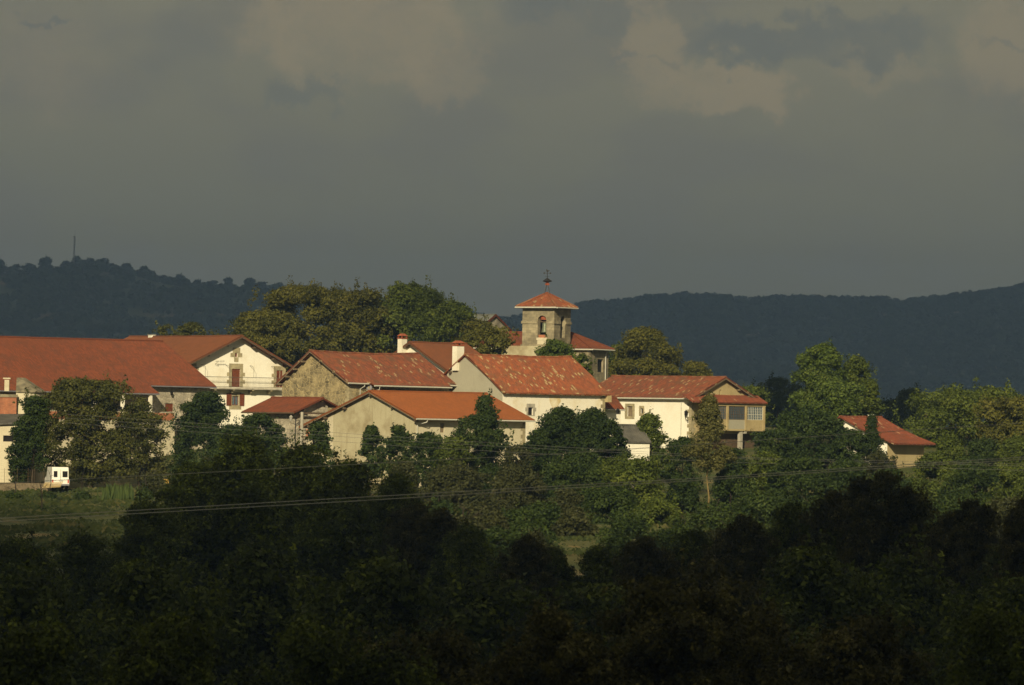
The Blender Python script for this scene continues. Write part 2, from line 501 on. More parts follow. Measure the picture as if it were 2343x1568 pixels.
def crown_arrays(rng, rx, rz, shape, leaf, dens=1.0, lobe=None, rough=.2, gappy=0.0, shootp=.22):
    """leaf positions of a crown of half-width rx, height 2*rz, base at z=0"""
    lobe = lobe or max(.5, min(1.5, rx * .27))
    area = 4 * math.pi * rx * (rz + rx * .3)
    nl = int(max(12, area / (lobe * lobe * 1.75) * (1 - gappy)))
    ph = rng.uniform(0, 6.28, 6)
    C_, N_, T_, S_ = [], [], [], []
    H = 2 * rz
    for i in range(nl):
        h = rng.uniform(.0, 1.0) ** .9
        th = rng.uniform(0, 2 * math.pi)
        irr = 1 + rough * (math.sin(2 * th + ph[0] + 3 * h) + .7 * math.sin(3 * th + ph[1] - 5 * h) + .6 * math.sin(7 * h + ph[2])
                           + 1.3 * math.sin(5 * th + 11 * h + ph[3]) * math.sin(13 * h + ph[4]))
        e = env(shape, h) * rx * irr
        lr = lobe * rng.uniform(.45, 1.2)
        f = rng.uniform(.3, 1.0) ** .55
        shoot = rng.uniform() < shootp
        if shoot: lr = lobe * rng.uniform(.2, .5); f = rng.uniform(.96, 1.16)
        rr = max(0, e - lr * (.0 if shoot else .6)) * f
        c = np.array([rr * math.cos(th), rr * math.sin(th), h * H])
        if shape != 'cone': c[2] = min(c[2], H - lr * .5 * rng.uniform(.2, 1) - (0 if shoot else lobe * .35))
        if shoot and h > .5: c[2] += lobe * rng.uniform(0, .8)
        k = int(dens * (.5 if shoot else 1) * 4 * math.pi * lr * lr * .75 / (leaf * leaf * .42))
        d = rng.normal(size=(k, 3)); d /= np.linalg.norm(d, axis=1, keepdims=True)
        rad = lr * (rng.uniform(.2, 1.2, (k, 1)) ** .5)
        # ragged, shoots poking out
        rad *= 1 + .22 * np.sin(d[:, :1] * 7 + ph[3] + i) * np.sin(d[:, 2:] * 6 + i)
        p = c + d * rad * (np.array([.75, .75, 1.7]) if shoot else np.array([1, 1, .72]))
        nn = d * .75 + rng.normal(size=(k, 3)) * .5 + np.array([0, 0, .25]); nn /= np.linalg.norm(nn, axis=1, keepdims=True)
        C_.append(p); N_.append(nn); S_.append(leaf * rng.uniform(.8, 1.2) * rng.uniform(.4, 1.5, k))
        T_.append(rng.uniform(-.28, .28) + rng.uniform(.2, .65, k))
    return np.concatenate(C_), np.concatenate(N_), np.concatenate(S_), np.concatenate(T_)


def limb_mb(base, top, rx, trunk_r, rng, n=7, z0=0, vis=1.0, lean=0.0):
    mb = MB(); base = Vector(base); top = Vector(top); H = (top - base).length
    pts = []; rad = []
    for i in range(6):
        t = i / 5
        p = base.lerp(top, t) + Vector((rng.uniform(-.2, .2), rng.uniform(-.2, .2), 0)) * (0 if i == 0 else 1)
        pts.append(p); rad.append(trunk_r * (1.25 - t * 1.05) if i == 0 else trunk_r * (1.05 - t * .85))
    mb.tube(pts, rad, 8)
    for k in range(n):
        t = rng.uniform(z0, .9); p = base.lerp(top, t)
        th = 2 * math.pi * k / n + rng.uniform(-.4, .4)
        l_ = rx * rng.uniform(.45, .75) * (1.1 - .5 * t)
        d = Vector((math.cos(th), math.sin(th), rng.uniform(.35, .9)))
        q1 = p + d * l_ * .45; q2 = q1 + (d + Vector((0, 0, -.15 + rng.uniform(-.2, .4)))) * l_ * .5
        r0 = trunk_r * (.5 - .25 * t)
        mb.tube([p, q1, q2], [r0, r0 * .6, r0 * .2], 5)
        for _ in range(2):
            d2 = Vector((math.cos(th + rng.uniform(-1, 1)), math.sin(th + rng.uniform(-1, 1)), rng.uniform(.1, .8)))
            mb.tube([q1, q1 + d2 * l_ * .5], [r0 * .45, r0 * .12], 4)
    return mb


SEED = [7]


def tree(x, ytop, hw, ybot, D, shape, mat, label, leaf=.27, dens=1.0, name='tree', cat='tree', group=None,
         trunk=None, barkm=None, rough=.2, gappy=0.0, lobe=None, limbs=7, depth=None):
    SEED[0] += 1; rng = np.random.default_rng(SEED[0])
    top = P(x, ytop, D); bot = P(x, ybot, D)
    rx = hw * K * D; H = top.z - bot.z
    gz = ground(bot.x, D)
    if cat == 'shrub': bot.z = min(bot.z, gz + .3); H = top.z - bot.z
    tk = thing(name, label, cat, (bot.x, D, gz - .1), group)
    C_, N_, S_, T_ = crown_arrays(rng, rx, H / 2, shape, leaf, dens, lobe, rough, gappy)
    if depth: C_[:, 1] *= depth
    C_[:, 2] += bot.z - (gz - .1)
    me = leaf_mesh('crown', C_, N_, S_, T_, mat, .6, rng)
    o = bpy.data.objects.new('crown', me); COL.objects.link(o); o.parent = tk
    tr = trunk or max(.06, rx * .04)
    if trunk is None: limbs = min(limbs, 5)
    tb = Vector((bot.x, D, gz - .3)); tt = Vector((bot.x, D, max(bot.z, gz + .5) + H * .7))
    if cat in ('shrub', 'bush'): barkm = darkbark; limbs = 4; tt.z = tb.z + (tt.z - tb.z) * .6
    limb_mb(tb, tt, rx, tr, rng, limbs, min(.6, max(.15, (bot.z - gz) / max(.1, tt.z - gz)))).build('trunk', barkm or bark, tk, True)
    return tk


# ------------------------------------------------------------------ building helpers
class Frame:
    """E: near eave tip of the roof; r: along the ridge; g: across the gable (both horizontal, both receding)"""
    def __init__(s, side, alpha, D, x, y):
        a = R(alpha); s.c, s.s = math.cos(a), math.sin(a)
        s.E = P(x, y, D)
        s.r = Vector((s.c, s.s, 0)) if side == 'L' else Vector((-s.c, s.s, 0))
        s.g = Vector((-s.s, s.c, 0)) if side == 'L' else Vector((s.s, s.c, 0))
    def pt(s, u, v, z): return Vector((s.E.x, s.E.y, 0)) + s.r * u + s.g * v + Vector((0, 0, z))
    def _solve(s, x, y, o, d):
        X = P(x, y, 1.0).x
        for _ in range(3):
            t = (X * o.y - o.x) / (d.x - X * d.y); dep = o.y + t * d.y
        return t, P(x, y, dep).z
    def onF(s, x, y, v=0.0): return s._solve(x, y, s.pt(0, v, 0), s.r)     # plane v = const -> (u, z)
    def onG(s, x, y, u=0.0): return s._solve(x, y, s.pt(u, 0, 0), s.g)     # plane u = const -> (v, z)


def slope(mb, F, u0, u1, v0, z0, v1, z1, sag=.0, seed=0, amp=.058, th=.11, kink=None, under=True, wave=.03):
    """corrugated tiled roof plane from the ridge (v0,z0) to the eave (v1,z1)"""
    du = .065; nu = max(2, int(abs(u1 - u0) / du)); L_ = math.hypot(v1 - v0, z1 - z0); nt = max(3, int(L_ / .8))
    base = len(mb.v)
    for i in range(nu + 1):
        u = u0 + (u1 - u0) * i / nu
        cor = amp * math.cos(2 * math.pi * u / .26)
        for j in range(nt + 1):
            t = j / nt
            v = v0 + (v1 - v0) * t; z = z0 + (z1 - z0) * t
            if kink: z += kink * math.sin(math.pi * t)
            z -= sag * math.sin(math.pi * (u - u0) / (u1 - u0)) * (1 - .5 * t)
            z += wave * mnoise.noise(Vector((u * .35, t * 3, seed))) * 2 + cor
            jit = .09 * mnoise.noise(Vector((round(u / .26) * 3.7, 0, seed))) if j == nt else 0
            p = F.pt(u, v + math.copysign(jit, v1 - v0), z)
            mb.v.append(p)
    def idx(i, j): return base + i * (nt + 1) + j
    for i in range(nu):
        ua, ub = u0 + (u1 - u0) * i / nu, u0 + (u1 - u0) * (i + 1) / nu
        for j in range(nt):
            ta, tb = L_ * j / nt, L_ * (j + 1) / nt
            mb.f.append((idx(i, j), idx(i, j + 1), idx(i + 1, j + 1), idx(i + 1, j)))
            mb.uv.append(((ua, ta + seed * 7), (ua, tb + seed * 7), (ub, tb + seed * 7), (ub, ta + seed * 7)))
    if under:
        def lo(u, t):
            return F.pt(u, v0 + (v1 - v0) * t, z0 + (z1 - z0) * t - th + ((kink or 0) * math.sin(math.pi * t)) - sag * math.sin(math.pi * (u - u0) / (u1 - u0)) * (1 - .5 * t))
        def hi(u, t): return lo(u, t) + Vector((0, 0, th + amp * .3))
        m = 10
        for a in range(m):
            ua, ub = u0 + (u1 - u0) * a / m, u0 + (u1 - u0) * (a + 1) / m
            for b in range(3):
                mb.quad(lo(ua, b / 3), lo(ub, b / 3), lo(ub, (b + 1) / 3), lo(ua, (b + 1) / 3))
            mb.quad(lo(ua, 1), lo(ub, 1), hi(ub, 1), hi(ua, 1))
        for u in (u0, u1):
            for b in range(3):
                mb.quad(lo(u, b / 3), lo(u, (b + 1) / 3), hi(u, (b + 1) / 3), hi(u, b / 3), ((0, 0), (.3, 0), (.3, .1), (0, .1)))


def wall_face(mb, org, d, w0, w1, zb, tops, openings, inward, reveal=.28):
    """vertical wall from org along d; tops = [(w, z)...]; openings = [(w0,w1,z0,z1)] cut out with reveals"""
    def top(w): return float(np.interp(w, [t[0] for t in tops], [t[1] for t in tops]))
    ws = sorted(set([round(w0, 4), round(w1, 4)] + [round(t[0], 4) for t in tops if w0 < t[0] < w1] + [round(q, 4) for o in openings for q in o[:2]]))
    zs = sorted(set([round(zb, 4)] + [round(q, 4) for o in openings for q in o[2:]]))
    def pt(w, z, k=0.0): return Vector((org.x, org.y, 0)) + d * w + Vector((0, 0, z)) + inward * k
    for a, b in zip(ws, ws[1:]):
        ta, tb = top(a), top(b); m = min(ta, tb)
        z_ = [z for z in zs if z < m - .01]
        for i, z0 in enumerate(z_):
            last = i == len(z_) - 1
            z1a, z1b = (ta, tb) if last else (z_[i + 1], z_[i + 1])
            mid = ((a + b) / 2, (z0 + min(z1a, z1b)) / 2)
            if any(o[0] < mid[0] < o[1] and o[2] < mid[1] < o[3] for o in openings): continue
            mb.quad(pt(a, z0), pt(b, z0), pt(b, z1b), pt(a, z1a), ((a, z0), (b, z0), (b, z1b), (a, z1a)))
    for o in openings:
        c = [(o[0], o[2]), (o[1], o[2]), (o[1], o[3]), (o[0], o[3])]
        for i in range(4):
            p, q = c[i], c[(i + 1) % 4]
            mb.quad(pt(*p), pt(*q), pt(*q, reveal), pt(*p, reveal))


def gable_house(name, label, cat, side, alpha, D, E, apex, far, xl, wallm, roofm, oh=.55, ov=.5, front_open=(), gable_open=(),
                sag=.12, seed=1, gable_mat=None, kinkn=None, thick=.12, group=None, zbase=None, ridge_cap=True, wave=.03, back=True):
    """E, apex, far: pixels of near eave tip, gable apex, far eave tip; xl: pixel x of the eave's other end"""
    F = Frame(side, alpha, D, *E)
    va, zr = F.onG(*apex); vf, zf = F.onG(*far); L_, _ = F.onF(xl, E[1])
    ze = F.E.z
    F.va, F.zr, F.vf, F.zf, F.L, F.ze, F.oh, F.ov = va, zr, vf, zf, L_, ze, oh, ov
    gz = ground(F.E.x, F.E.y) - 1.0 if zbase is None else zbase
    F.zb = gz
    c0 = F.pt(ov, oh, gz)
    root = thing(name, label, cat, c0, group); F.root = root
    rm = MB()
    slope(rm, F, 0, L_, va, zr, 0, ze, sag, seed, kink=kinkn, th=thick, wave=wave)
    if back: slope(rm, F, 0, L_, va, zr, vf, zf, sag, seed + 3, th=thick, wave=wave)
    if ridge_cap:
        pts = []
        for i in range(13):
            u = L_ * i / 12
            pts.append(F.pt(u, va, zr - sag * math.sin(math.pi * i / 12) + .02 + wave * 2 * mnoise.noise(Vector((u * .35, 0, seed)))))
        rm.tube(pts, .12, 8)
    F.roof = rm.build('roof', roofm, root)
    def ztop(v):
        return (ze + (zr - ze) * v / va if v <= va else zr + (zf - zr) * (v - va) / (vf - va)) - thick - max(0, -(kinkn or 0))
    F.ztop = ztop
    wm = MB()
    fo = []
    for k, (x0, y0, x1, y1) in enumerate(front_open):
        u0, z1 = F.onF(x0, y0, oh); u1, z0 = F.onF(x1, y1, oh); fo.append((min(u0, u1), max(u0, u1), z0, z1))
    go = []
    for k, (x0, y0, x1, y1) in enumerate(gable_open):
        u0, z1 = F.onG(x0, y0, ov); u1, z0 = F.onG(x1, y1, ov); go.append((min(u0, u1), max(u0, u1), z0, z1))
    F.fo, F.go = fo, go
    zft = ztop(oh)
    wall_face(wm, F.pt(0, oh, 0), F.r, ov, L_ - ov, gz, [(ov, zft), (L_ - ov, zft)], fo, F.g)
    tops = [(oh, ztop(oh)), (va, ztop(va)), (vf - oh, ztop(vf - oh))]
    gm = wm if gable_mat is None else MB()
    wall_face(gm, F.pt(ov, 0, 0), F.g, oh, vf - oh, gz, tops, go, F.r)
    wall_face(wm, F.pt(L_ - ov, 0, 0), F.g, oh, vf - oh, gz, tops, [], -F.r)
    wall_face(wm, F.pt(0, vf - oh, 0), F.r, ov, L_ - ov, gz, [(ov, ztop(vf - oh)), (L_ - ov, ztop(vf - oh))], [], -F.g)
    F.wall = wm.build('wall', wallm, root)
    if gable_mat is not None: F.gable = gm.build('gable_wall', gable_mat, root)
    return F


def pane(F, kind, op, mat, k=.2, name='window', frame=None, parent=None):
    """a window or door set back in its opening"""
    a, b, z0, z1 = op
    if kind == 'F': o = F.pt(a, F.oh + k, z0); d = F.r * (b - a); n = F.g
    else: o = F.pt(F.ov + k, a, z0); d = F.g * (b - a); n = F.r
    m = MB(); m.box(o, d, n * .05, Vector((0, 0, z1 - z0)))
    w_ = m.build(name, mat, parent or F.root)
    if frame is not None:
        m = MB(); f = .07; up = Vector((0, 0, 1)); dn = d.normalized(); o2 = o - n * .06
        m.box(o2, dn * f, n * .05, up * (z1 - z0)); m.box(o2 + d - dn * f, dn * f, n * .05, up * (z1 - z0))
        m.box(o2 + dn * f, d - dn * 2 * f, n * .05, up * f); m.box(o2 + dn * f + up * (z1 - z0 - f), d - dn * 2 * f, n * .05, up * f)
        m.box(o2 + d / 2 - dn * f / 2 + up * f, dn * f, n * .045, up * (z1 - z0 - 2 * f))
        m.build('frame', frame, w_)
    return w_


def surround(F, kind, op, mat, t=.22, proud=.035, name='window_surround', top=.25, foot=.12, ragged=True):
    a, b, z0, z1 = op; m = MB(); up = Vector((0, 0, 1))
    if kind == 'F': o = lambda w_, z: F.pt(w_, F.oh - proud, z); d = F.r; n = F.g
    else: o = lambda w_, z: F.pt(F.ov - proud, w_, z); d = F.g; n = F.r
    H = z1 - z0; k = max(2, int(H / .38)); hh = H / k
    for i in range(k):
        e = t * (1.55 if i % 2 else .9) if ragged else t
        m.box(o(a - e, z0 + i * hh), d * e, n * (proud + .05), up * hh)
        m.box(o(b, z0 + i * hh), d * e, n * (proud + .05), up * hh)
    m.box(o(a - t * .9, z1), d * (b - a + 1.8 * t), n * (proud + .05), up * top)
    if foot: m.box(o(a - t * .9, z0 - foot), d * (b - a + 1.8 * t), n * (proud + .08), up * foot)
    return m.build(name, mat, F.root)


def quoins(F, u, v, z0, z1, mat, du, dv, w_=.5, proud=.03):
    """corner stones at (u,v) running along +du*r and +dv*g"""
    m = MB(); z = z0; i = 0
    while z < z1 - .1:
        h = min(.42, z1 - z); a = w_ * (1.3 if i % 2 else .75); b = w_ * (.75 if i % 2 else 1.3)
        o = F.pt(u - proud * du, v - proud * dv, z)
        m.box(o, F.r * du * (a + proud), F.g * dv * (b + proud), Vector((0, 0, h - .02)))
        z += h; i += 1
    return m.build('quoins', mat, F.root)


def gutter(F, u0, u1, v, z, mat=None, name='gutter', r=.085, pipe=None):
    m = MB(); m.tube([F.pt(u0, v, z), F.pt((u0 + u1) / 2, v, z - .02), F.pt(u1, v, z - .03)], r, 7)
    g = m.build(name, mat or zinc, F.root)
    if pipe:
        m = MB(); m.tube(pipe, .055, 6); m.build('downpipe', mat or zinc, g)
    return g


def purlins(F, vs, mat, length=.55, s=.16, drop=.18, name='roof_beam'):
    for v in vs:
        z = F.ztop(v) - drop
        m = MB(); o = F.pt(F.ov - length + .02, v - s / 2, z - s * .6)
        m.box(o, F.r * length, F.g * s, Vector((0, 0, s * 1.2)))
        m.build(name, mat, F.root)


def rafters(F, mat, u0, u1, step=.6, s=.09, out=None):
    """row of rafter ends under the near eave, one part"""
    m = MB(); u = u0; sl = (F.zr - F.ze) / F.va
    while u < u1:
        a = F.pt(u, .06, F.ze - .23); b = F.pt(u, F.oh, F.ze - .23 + sl * F.oh)
        m.box(a, b - a, F.r * s, Vector((0, 0, .1))); u += step
    return m.build('rafter_ends', mat, F.root)


def chimney(parent, base, w_, d_, h, rot, wm, capm, name='chimney', hood=True):
    m = MB(); base = Vector(base)
    m.cbox(base + Vector((0, 0, h / 2)), w_, d_, h, rot)
    c = m.build(name, wm, parent)
    m = MB(); m.cbox(base + Vector((0, 0, h + .04)), w_ + .14, d_ + .14, .08, rot)
    if hood:
        a = Vector((math.cos(rot), math.sin(rot), 0)); b = Vector((-a.y, a.x, 0))
        for sx in (-1, 1):
            for sy in (-1, 1):
                m.cbox(base + a * sx * (w_ * .42) + b * sy * (d_ * .42) + Vector((0, 0, h + .2)), .12, .12, .24, rot)
        z = h + .32; p = [base + a * sx * (w_ * .62) + b * sy * (d_ * .62) + Vector((0, 0, z)) for sx, sy in ((-1, -1), (1, -1), (1, 1), (-1, 1))]
        q = [base + a * sx * (w_ * .3) + b * sy * (d_ * .12) + Vector((0, 0, z + .28)) for sx, sy in ((-1, -1), (1, -1), (1, 1), (-1, 1))]
        for i in range(4): m.quad(p[i], p[(i + 1) % 4], q[(i + 1) % 4], q[i])
        m.poly(q); m.poly(p[::-1])
    m.build('chimney_cap', capm, c)
    return c


def rel_on_roof(F, x, y, v_hint):
    """point on plane v = v_hint seen at the pixel"""
    u, z = F.onF(x, y, v_hint); return F.pt(u, v_hint, z)


# ------------------------------------------------------------------ 1 long farmhouse at the left
F = Frame('L', 43, 640, 495, 885)
va, zr = F.onG(372, 781); vf = va * 2; ze = F.E.z; LL = 36.0
F.oh, F.ov = .7, .4
F.root = thing('long_farmhouse', 'long farmhouse at the left edge, huge red-brown tiled roof over a dark open porch', 'house', F.pt(-LL / 2, .7, -6))
rm = MB()
slope(rm, F, -LL, 0, va, zr, 0, ze, .05, 2, wave=.02); slope(rm, F, -LL, 0, va, zr, vf, ze, .05, 5, wave=.02)
rm.tube([F.pt(-LL, va, zr + .02), F.pt(-LL / 2, va, zr - .03), F.pt(0, va, zr + .02)], .12, 8)
uc, _ = F.onF(342, 878); sl = (zr - ze) / va
vk, zk = F.onG(367, 903, uc); vk = -1.75
slope(rm, F, -LL, uc, 0, ze, vk, ze + sl * vk, .0, 2, wave=.02)
F.roof = rm.build('roof', tile_red, F.root)
zb = -9.5
wm = MB()
d0, dz1 = F.onF(378, 923, .7); d1, dz0 = F.onF(396, 942, .7)
wall_face(wm, F.pt(0, .7, 0), F.r, -LL + .4, -.4, zb, [(-LL, ze + sl * .7 - .12), (0, ze + sl * .7 - .12)], [(d0, d1, dz0, dz1)], F.g)
for u_, dn in ((-LL + .4, F.r), (-.4, -F.r)):
    wall_face(wm, F.pt(u_, 0, 0), F.g, .7, vf - .7, zb, [(.7, ze + sl * .7 - .12), (va, zr - .12), (vf - .7, ze + sl * .7 - .12)], [], dn)
wall_face(wm, F.pt(0, vf - .7, 0), F.r, -LL + .4, -.4, zb, [(-LL, ze + sl * .7 - .12), (0, ze + sl * .7 - .12)], [], -F.g)
wm.build('wall', palestone, F.root)
pane(F, 'F', (d0, d1, dz0, dz1), redwood, .1, 'door')
m = MB(); m.tube([F.pt(uc + .2, -.02, ze - .1), F.pt(-.0, -.02, ze - .12)], .08, 7); m.build('gutter', steel, F.root)
m = MB(); m.tube([F.pt(-LL, vk - .02, ze + sl * vk - .08), F.pt(uc, vk - .02, ze + sl * vk - .1)], .08, 7); m.build('gutter', steel, F.root)
# porch: terrace wall, parapet and posts
ut, zt = F.onF(343, 962, vk + .25)
_, zp = F.onF(343, 945, vk + .25)
ue, _ = F.onF(398, 962, vk + .25)
m = MB(); m.box(F.pt(-LL + .5, vk + .1, zb), F.r * (ue + LL - .5), F.g * (.65 - vk), Vector((0, 0, zt - zb))); m.build('terrace', cream, F.root)
m = MB(); m.box(F.pt(-LL + .5, vk + .12, zt), F.r * (ue + LL - .6), F.g * .2, Vector((0, 0, zp - zt))); m.build('parapet', redbrick, F.root)
for px in (343, 280, 214, 150, 90):
    u_, _ = F.onF(px, 930, vk + .25)
    m = MB(); m.box(F.pt(u_ - .17, vk + .05, zt - .3), F.r * .34, F.g * .34, Vector((0, 0, ze + sl * vk - .16 - zt + .3))); m.build('porch_post', white, F.root)
lp = F.pt(*(lambda a: (a[0], .62, a[1]))(F.onF(393, 900, .62)))
lt = thing('wall_lantern', 'small dark lantern hung on the pale stone wall under the left farmhouse eave', 'lantern', lp - Vector((0, 0, .4)))
m = MB(); m.tube([lp + Vector((0, 0, .35)), lp + Vector((0, -.35, .42)), lp + Vector((0, -.4, .2))], .025, 5); m.build('bracket', iron, lt)
m = MB(); m.lathe(lp + Vector((0, -.4, -.25)), [(.02, 0), (.10, .02), (.17, .35), (.19, .37), (.05, .5), (.01, .52)], 8); m.build('lamp_head', iron, lt)

# ------------------------------------------------------------------ 2 white house with balcony
F = gable_house('white_farmhouse', 'large white farmhouse with a long balcony and a stone cross-shaped attic window', 'house', 'R', 60, 655, (436, 830), (555, 768.5), (669, 837), 180,
                white, tile_brown, oh=1.0, ov=1.25, gable_open=[(642.5 - 2, 0, 0, 0)][:0] + [(651.5 / 1, 0, 0, 0)][:0] + [
                    (530.5, 844, 548.5, 886.5), (632.5, 847.5, 646, 886.5), (531, 906.5, 545, 927.5), (537.8, 808, 543, 817)], sag=.06, seed=4, wave=.02)
H2 = F
for i, op in enumerate(F.go):
    if i < 2: pane(F, 'G', op, redwood, .08, 'balcony_door')
    elif i == 2: pane(F, 'G', op, glass, .15, 'window', redwood)
    else: pane(F, 'G', op, redwood, .15, 'attic_window')
surround(F, 'G', F.go[0], quoin, .42, .03, 'door_surround', .62, 0)
surround(F, 'G', F.go[1], quoin, .42, .03, 'door_surround', .5, 0)
surround(F, 'G', F.go[2], quoin, .42, .03, 'window_surround', .45, .5)
a, b, z0, z1 = F.go[3]
m = MB(); up = Vector((0, 0, 1)); cv = (a + b) / 2; n = F.r * .06
m.box(F.pt(F.ov - .03, cv - .5, z1 + .02), F.g * 1.0, n, up * .62)
m.box(F.pt(F.ov - .03, a - .62, z0 - .02), F.g * .60, n, up * (z1 - z0 + .02)); m.box(F.pt(F.ov - .03, b + .02, z0 - .02), F.g * .60, n, up * (z1 - z0 + .02))
m.box(F.pt(F.ov - .03, cv - .28, z0 - .60), F.g * .56, n, up * .56)
m.build('window_surround', quoin, F.root)
quoins(F, F.ov, F.oh, F.onG(460, 880, F.ov)[1], F.ztop(F.oh) - .3, quoin, 1, 1, .55)
# shutters
a, b, z0, z1 = F.go[2]
for x0, x1 in ((518, 529), (548.5, 558.5)):
    q0, _ = F.onG(x0, 915, F.ov - .06); q1, _ = F.onG(x1, 915, F.ov - .06)
    _, zt_ = F.onG(540, 900.5, F.ov); _, zb_ = F.onG(540, 928.5, F.ov)
    m = MB(); m.box(F.pt(F.ov - .1, q0, zb_), F.g * (q1 - q0), F.r * .05, up * (zt_ - zb_)); m.build('shutter', redwood, F.root)
# balcony
v0, zs = F.onG(470, 885.5, F.ov - 1.0); v1, _ = F.onG(660, 890, F.ov - 1.0)
v0 = F.oh + .1; v1 = F.vf - F.oh
m = MB(); m.box(F.pt(F.ov - 1.1, v0, zs - .22), F.r * 1.1, F.g * (v1 - v0), up * .2); bal = m.build('balcony', concrete, F.root)
_, zrail = F.onG(500, 862.5, F.ov - 1.0)
m = MB()
m.tube([F.pt(F.ov - 1.05, v0, zrail), F.pt(F.ov - 1.05, v1, zrail)], .03, 5); m.tube([F.pt(F.ov - 1.05, v0, zrail - .5), F.pt(F.ov - 1.05, v1, zrail - .5)], .018, 4)
m.tube([F.pt(F.ov - 1.05, v0, zs + .06), F.pt(F.ov - 1.05, v1, zs + .06)], .02, 4)
m.tube([F.pt(F.ov - 1.05, v0, zrail), F.pt(F.ov, v0, zrail)], .03, 5)
q = v0
while q < v1:
    m.tube([F.pt(F.ov - 1.05, q, zs), F.pt(F.ov - 1.05, q, zrail)], .014, 4, False); q += .16
m.build('railing', rail, bal)
for px in (487, 529.5, 573, 615):
    q, zq = F.onG(px, 892, F.ov - .3)
    m = MB(); o = lambda u_, z_: F.pt(F.ov - u_, q - .13, zs + z_)
    pts = [o(1.0, -.22), o(1.0, -.36), o(.6, -.42), o(.55, -.6), o(0, -.75), o(0, -.22)]
    m.poly(pts); m.poly([p + F.g * .26 for p in pts][::-1])
    for i in range(6): m.quad(pts[i], pts[(i + 1) % 6], pts[(i + 1) % 6] + F.g * .26, pts[i] + F.g * .26)
    m.build('bracket', quoin, bal)
for px in (469, 580, 651 - 22, 525):      # awning hoops
    q, zq = F.onG(px, 862, F.ov - 1.0)
    m = MB(); zt_ = F.onG(px, 838 + (px - 469) * .03, F.ov - 1.0)[1]
    m.tube([F.pt(F.ov - 1.05, q, zrail), F.pt(F.ov - 1.05, q, zt_ ), F.pt(F.ov - .5, q - .0, zt_ + .2), F.pt(F.ov - .02, q, zt_ + .2)], .025, 4); m.build('awning_hoop', rail, bal)
purlins(F, [F.va * .38, F.va * .75, F.va * 1.28, F.va * 1.66], timber, .85, .22, .22)
m = MB()
for s0, s1 in ((0.05, F.va), (F.va, F.vf - .05)):
    z_0 = F.ztop(s0); z_1 = F.ztop(s1)
    m.box(F.pt(.03, s0, z_0 - .14), F.pt(.03, s1, z_1 - .14) - F.pt(.03, s0, z_0 - .14), F.r * .05, up * .14)
m.build('bargeboard', timber, F.root)
ap = F.pt(F.ov - .12, *F.onG(576 / 1.0 * 0 + 491, 833, F.ov))
ant = thing('television_antenna', 'thin grey antenna fixed to the white gable above the balcony', 'antenna', ap)
m = MB(); m.tube([ap, ap - F.r * .5 + up * .1, ap - F.r * .5 + up * .35], .03, 5); m.build('mast_arm', rail, ant)
m = MB(); h = ap - F.r * .5 + up * .3; m.tube([h - F.g * .2, h + F.g * 1.0 + up * .05], .025, 4)
for k in range(5): m.tube([h + F.g * (k * .22) - up * .16, h + F.g * (k * .22) + up * .16], .015, 4)
m.build('antenna_boom', rail, ant)
cb = F.pt(*(lambda a: (a[0], F.va, F.zr - .2))(F.onF(347, 771, F.va)))
chimney(F.roof, cb, 1.0, .5, .38, math.atan2(F.r.y, F.r.x), white, greyroof, hood=False)

# ------------------------------------------------------------------ 3 stone barn
F = gable_house('stone_barn', 'rubble-stone barn with a steep lichen-spotted red roof beside the white balcony house', 'barn', 'L', 44, 610, (796, 875), (708, 802), (627, 880), 1046,
                rubble, tile_old, oh=.55, ov=.7, sag=.22, seed=7, wave=.06)
purlins(F, [F.va * (1 + k) for k in (.22, .42, .62, .82)] + [F.va * .75, F.va * .4], timber_p, .65, .17, .18)
m = MB()
for s0, s1 in ((0.05, F.va), (F.va, F.vf - .05)):
    m.box(F.pt(.03, s0, F.ztop(s0) - .12), F.pt(.03, s1, F.ztop(s1)) - F.pt(.03, s0, F.ztop(s0)), F.r * .05, up * .12)
m.build('bargeboard', timber_p, F.root)
ua, _ = F.onF(843, 875); ub, _ = F.onF(850, 880); uc2, _ = F.onF(1027, 885)
gutter(F, 0, ua, -.06, F.ze - .1, pipe=[F.pt(ua - .6, -.05, F.ze - .1), F.pt(ua - .6, -.02, F.ze - .4), F.pt(ua - .8, F.oh - .08, F.ze - .7), F.pt(ua - .8, F.oh - .08, F.ze - 4)])
sl = (F.zr - F.ze) / F.va
m = MB(); slope(m, F, ub, uc2, .02, F.ze - .0, -.42, F.ze - sl * .42, .0, 7, wave=.03); m.build('lower_roof', tile_old, F.root)
gutter(F, ub, uc2, -.48, F.ze - sl * .42 - .1, pipe=[F.pt(ub + .8, -.47, F.ze - sl * .4 - .1), F.pt(ub + .8, -.4, F.ze - .75), F.pt(ub - .2, F.oh - .1, F.ze - 1.0), F.pt(ub - .2, F.oh - .1, F.ze - 3)])
gutter(F, uc2 + .05, F.L, -.06, F.ze - .1)
un, zn = F.onF(1030, 890)
un, zn = F.onF(890, 893, F.oh)
m = MB(); m.box(F.pt(ub + .4, F.oh - .04, F.ze - 2.6), F.r * (uc2 - ub - .6), F.g * .05, up * 1.9); m.build('recess_shade_strip', timber, F.root)  # dark strip put in for the shade of the recess under the eave
m = MB(); m.box(F.pt(ua + .1, .05, F.ze - .9), F.r * .5, F.g * .5, up * .5); m.build('eave_corbel', quoin, F.root)
quoins(F, F.ov, F.oh, F.zb, F.ztop(F.oh), quoin, 1, 1, .5)
dp = F.pt(*(lambda a: (a[0], F.oh - .45, a[1]))(F.onF(845, 888, F.oh - .45)))
sat = thing('satellite_dish', 'small grey satellite dish at the eave corner of the stone barn', 'satellite dish', dp - up * .3)
m = MB(); m.tube([dp + F.g * .4, dp + F.g * .1], .03, 5); m.build('bracket', rail, sat)
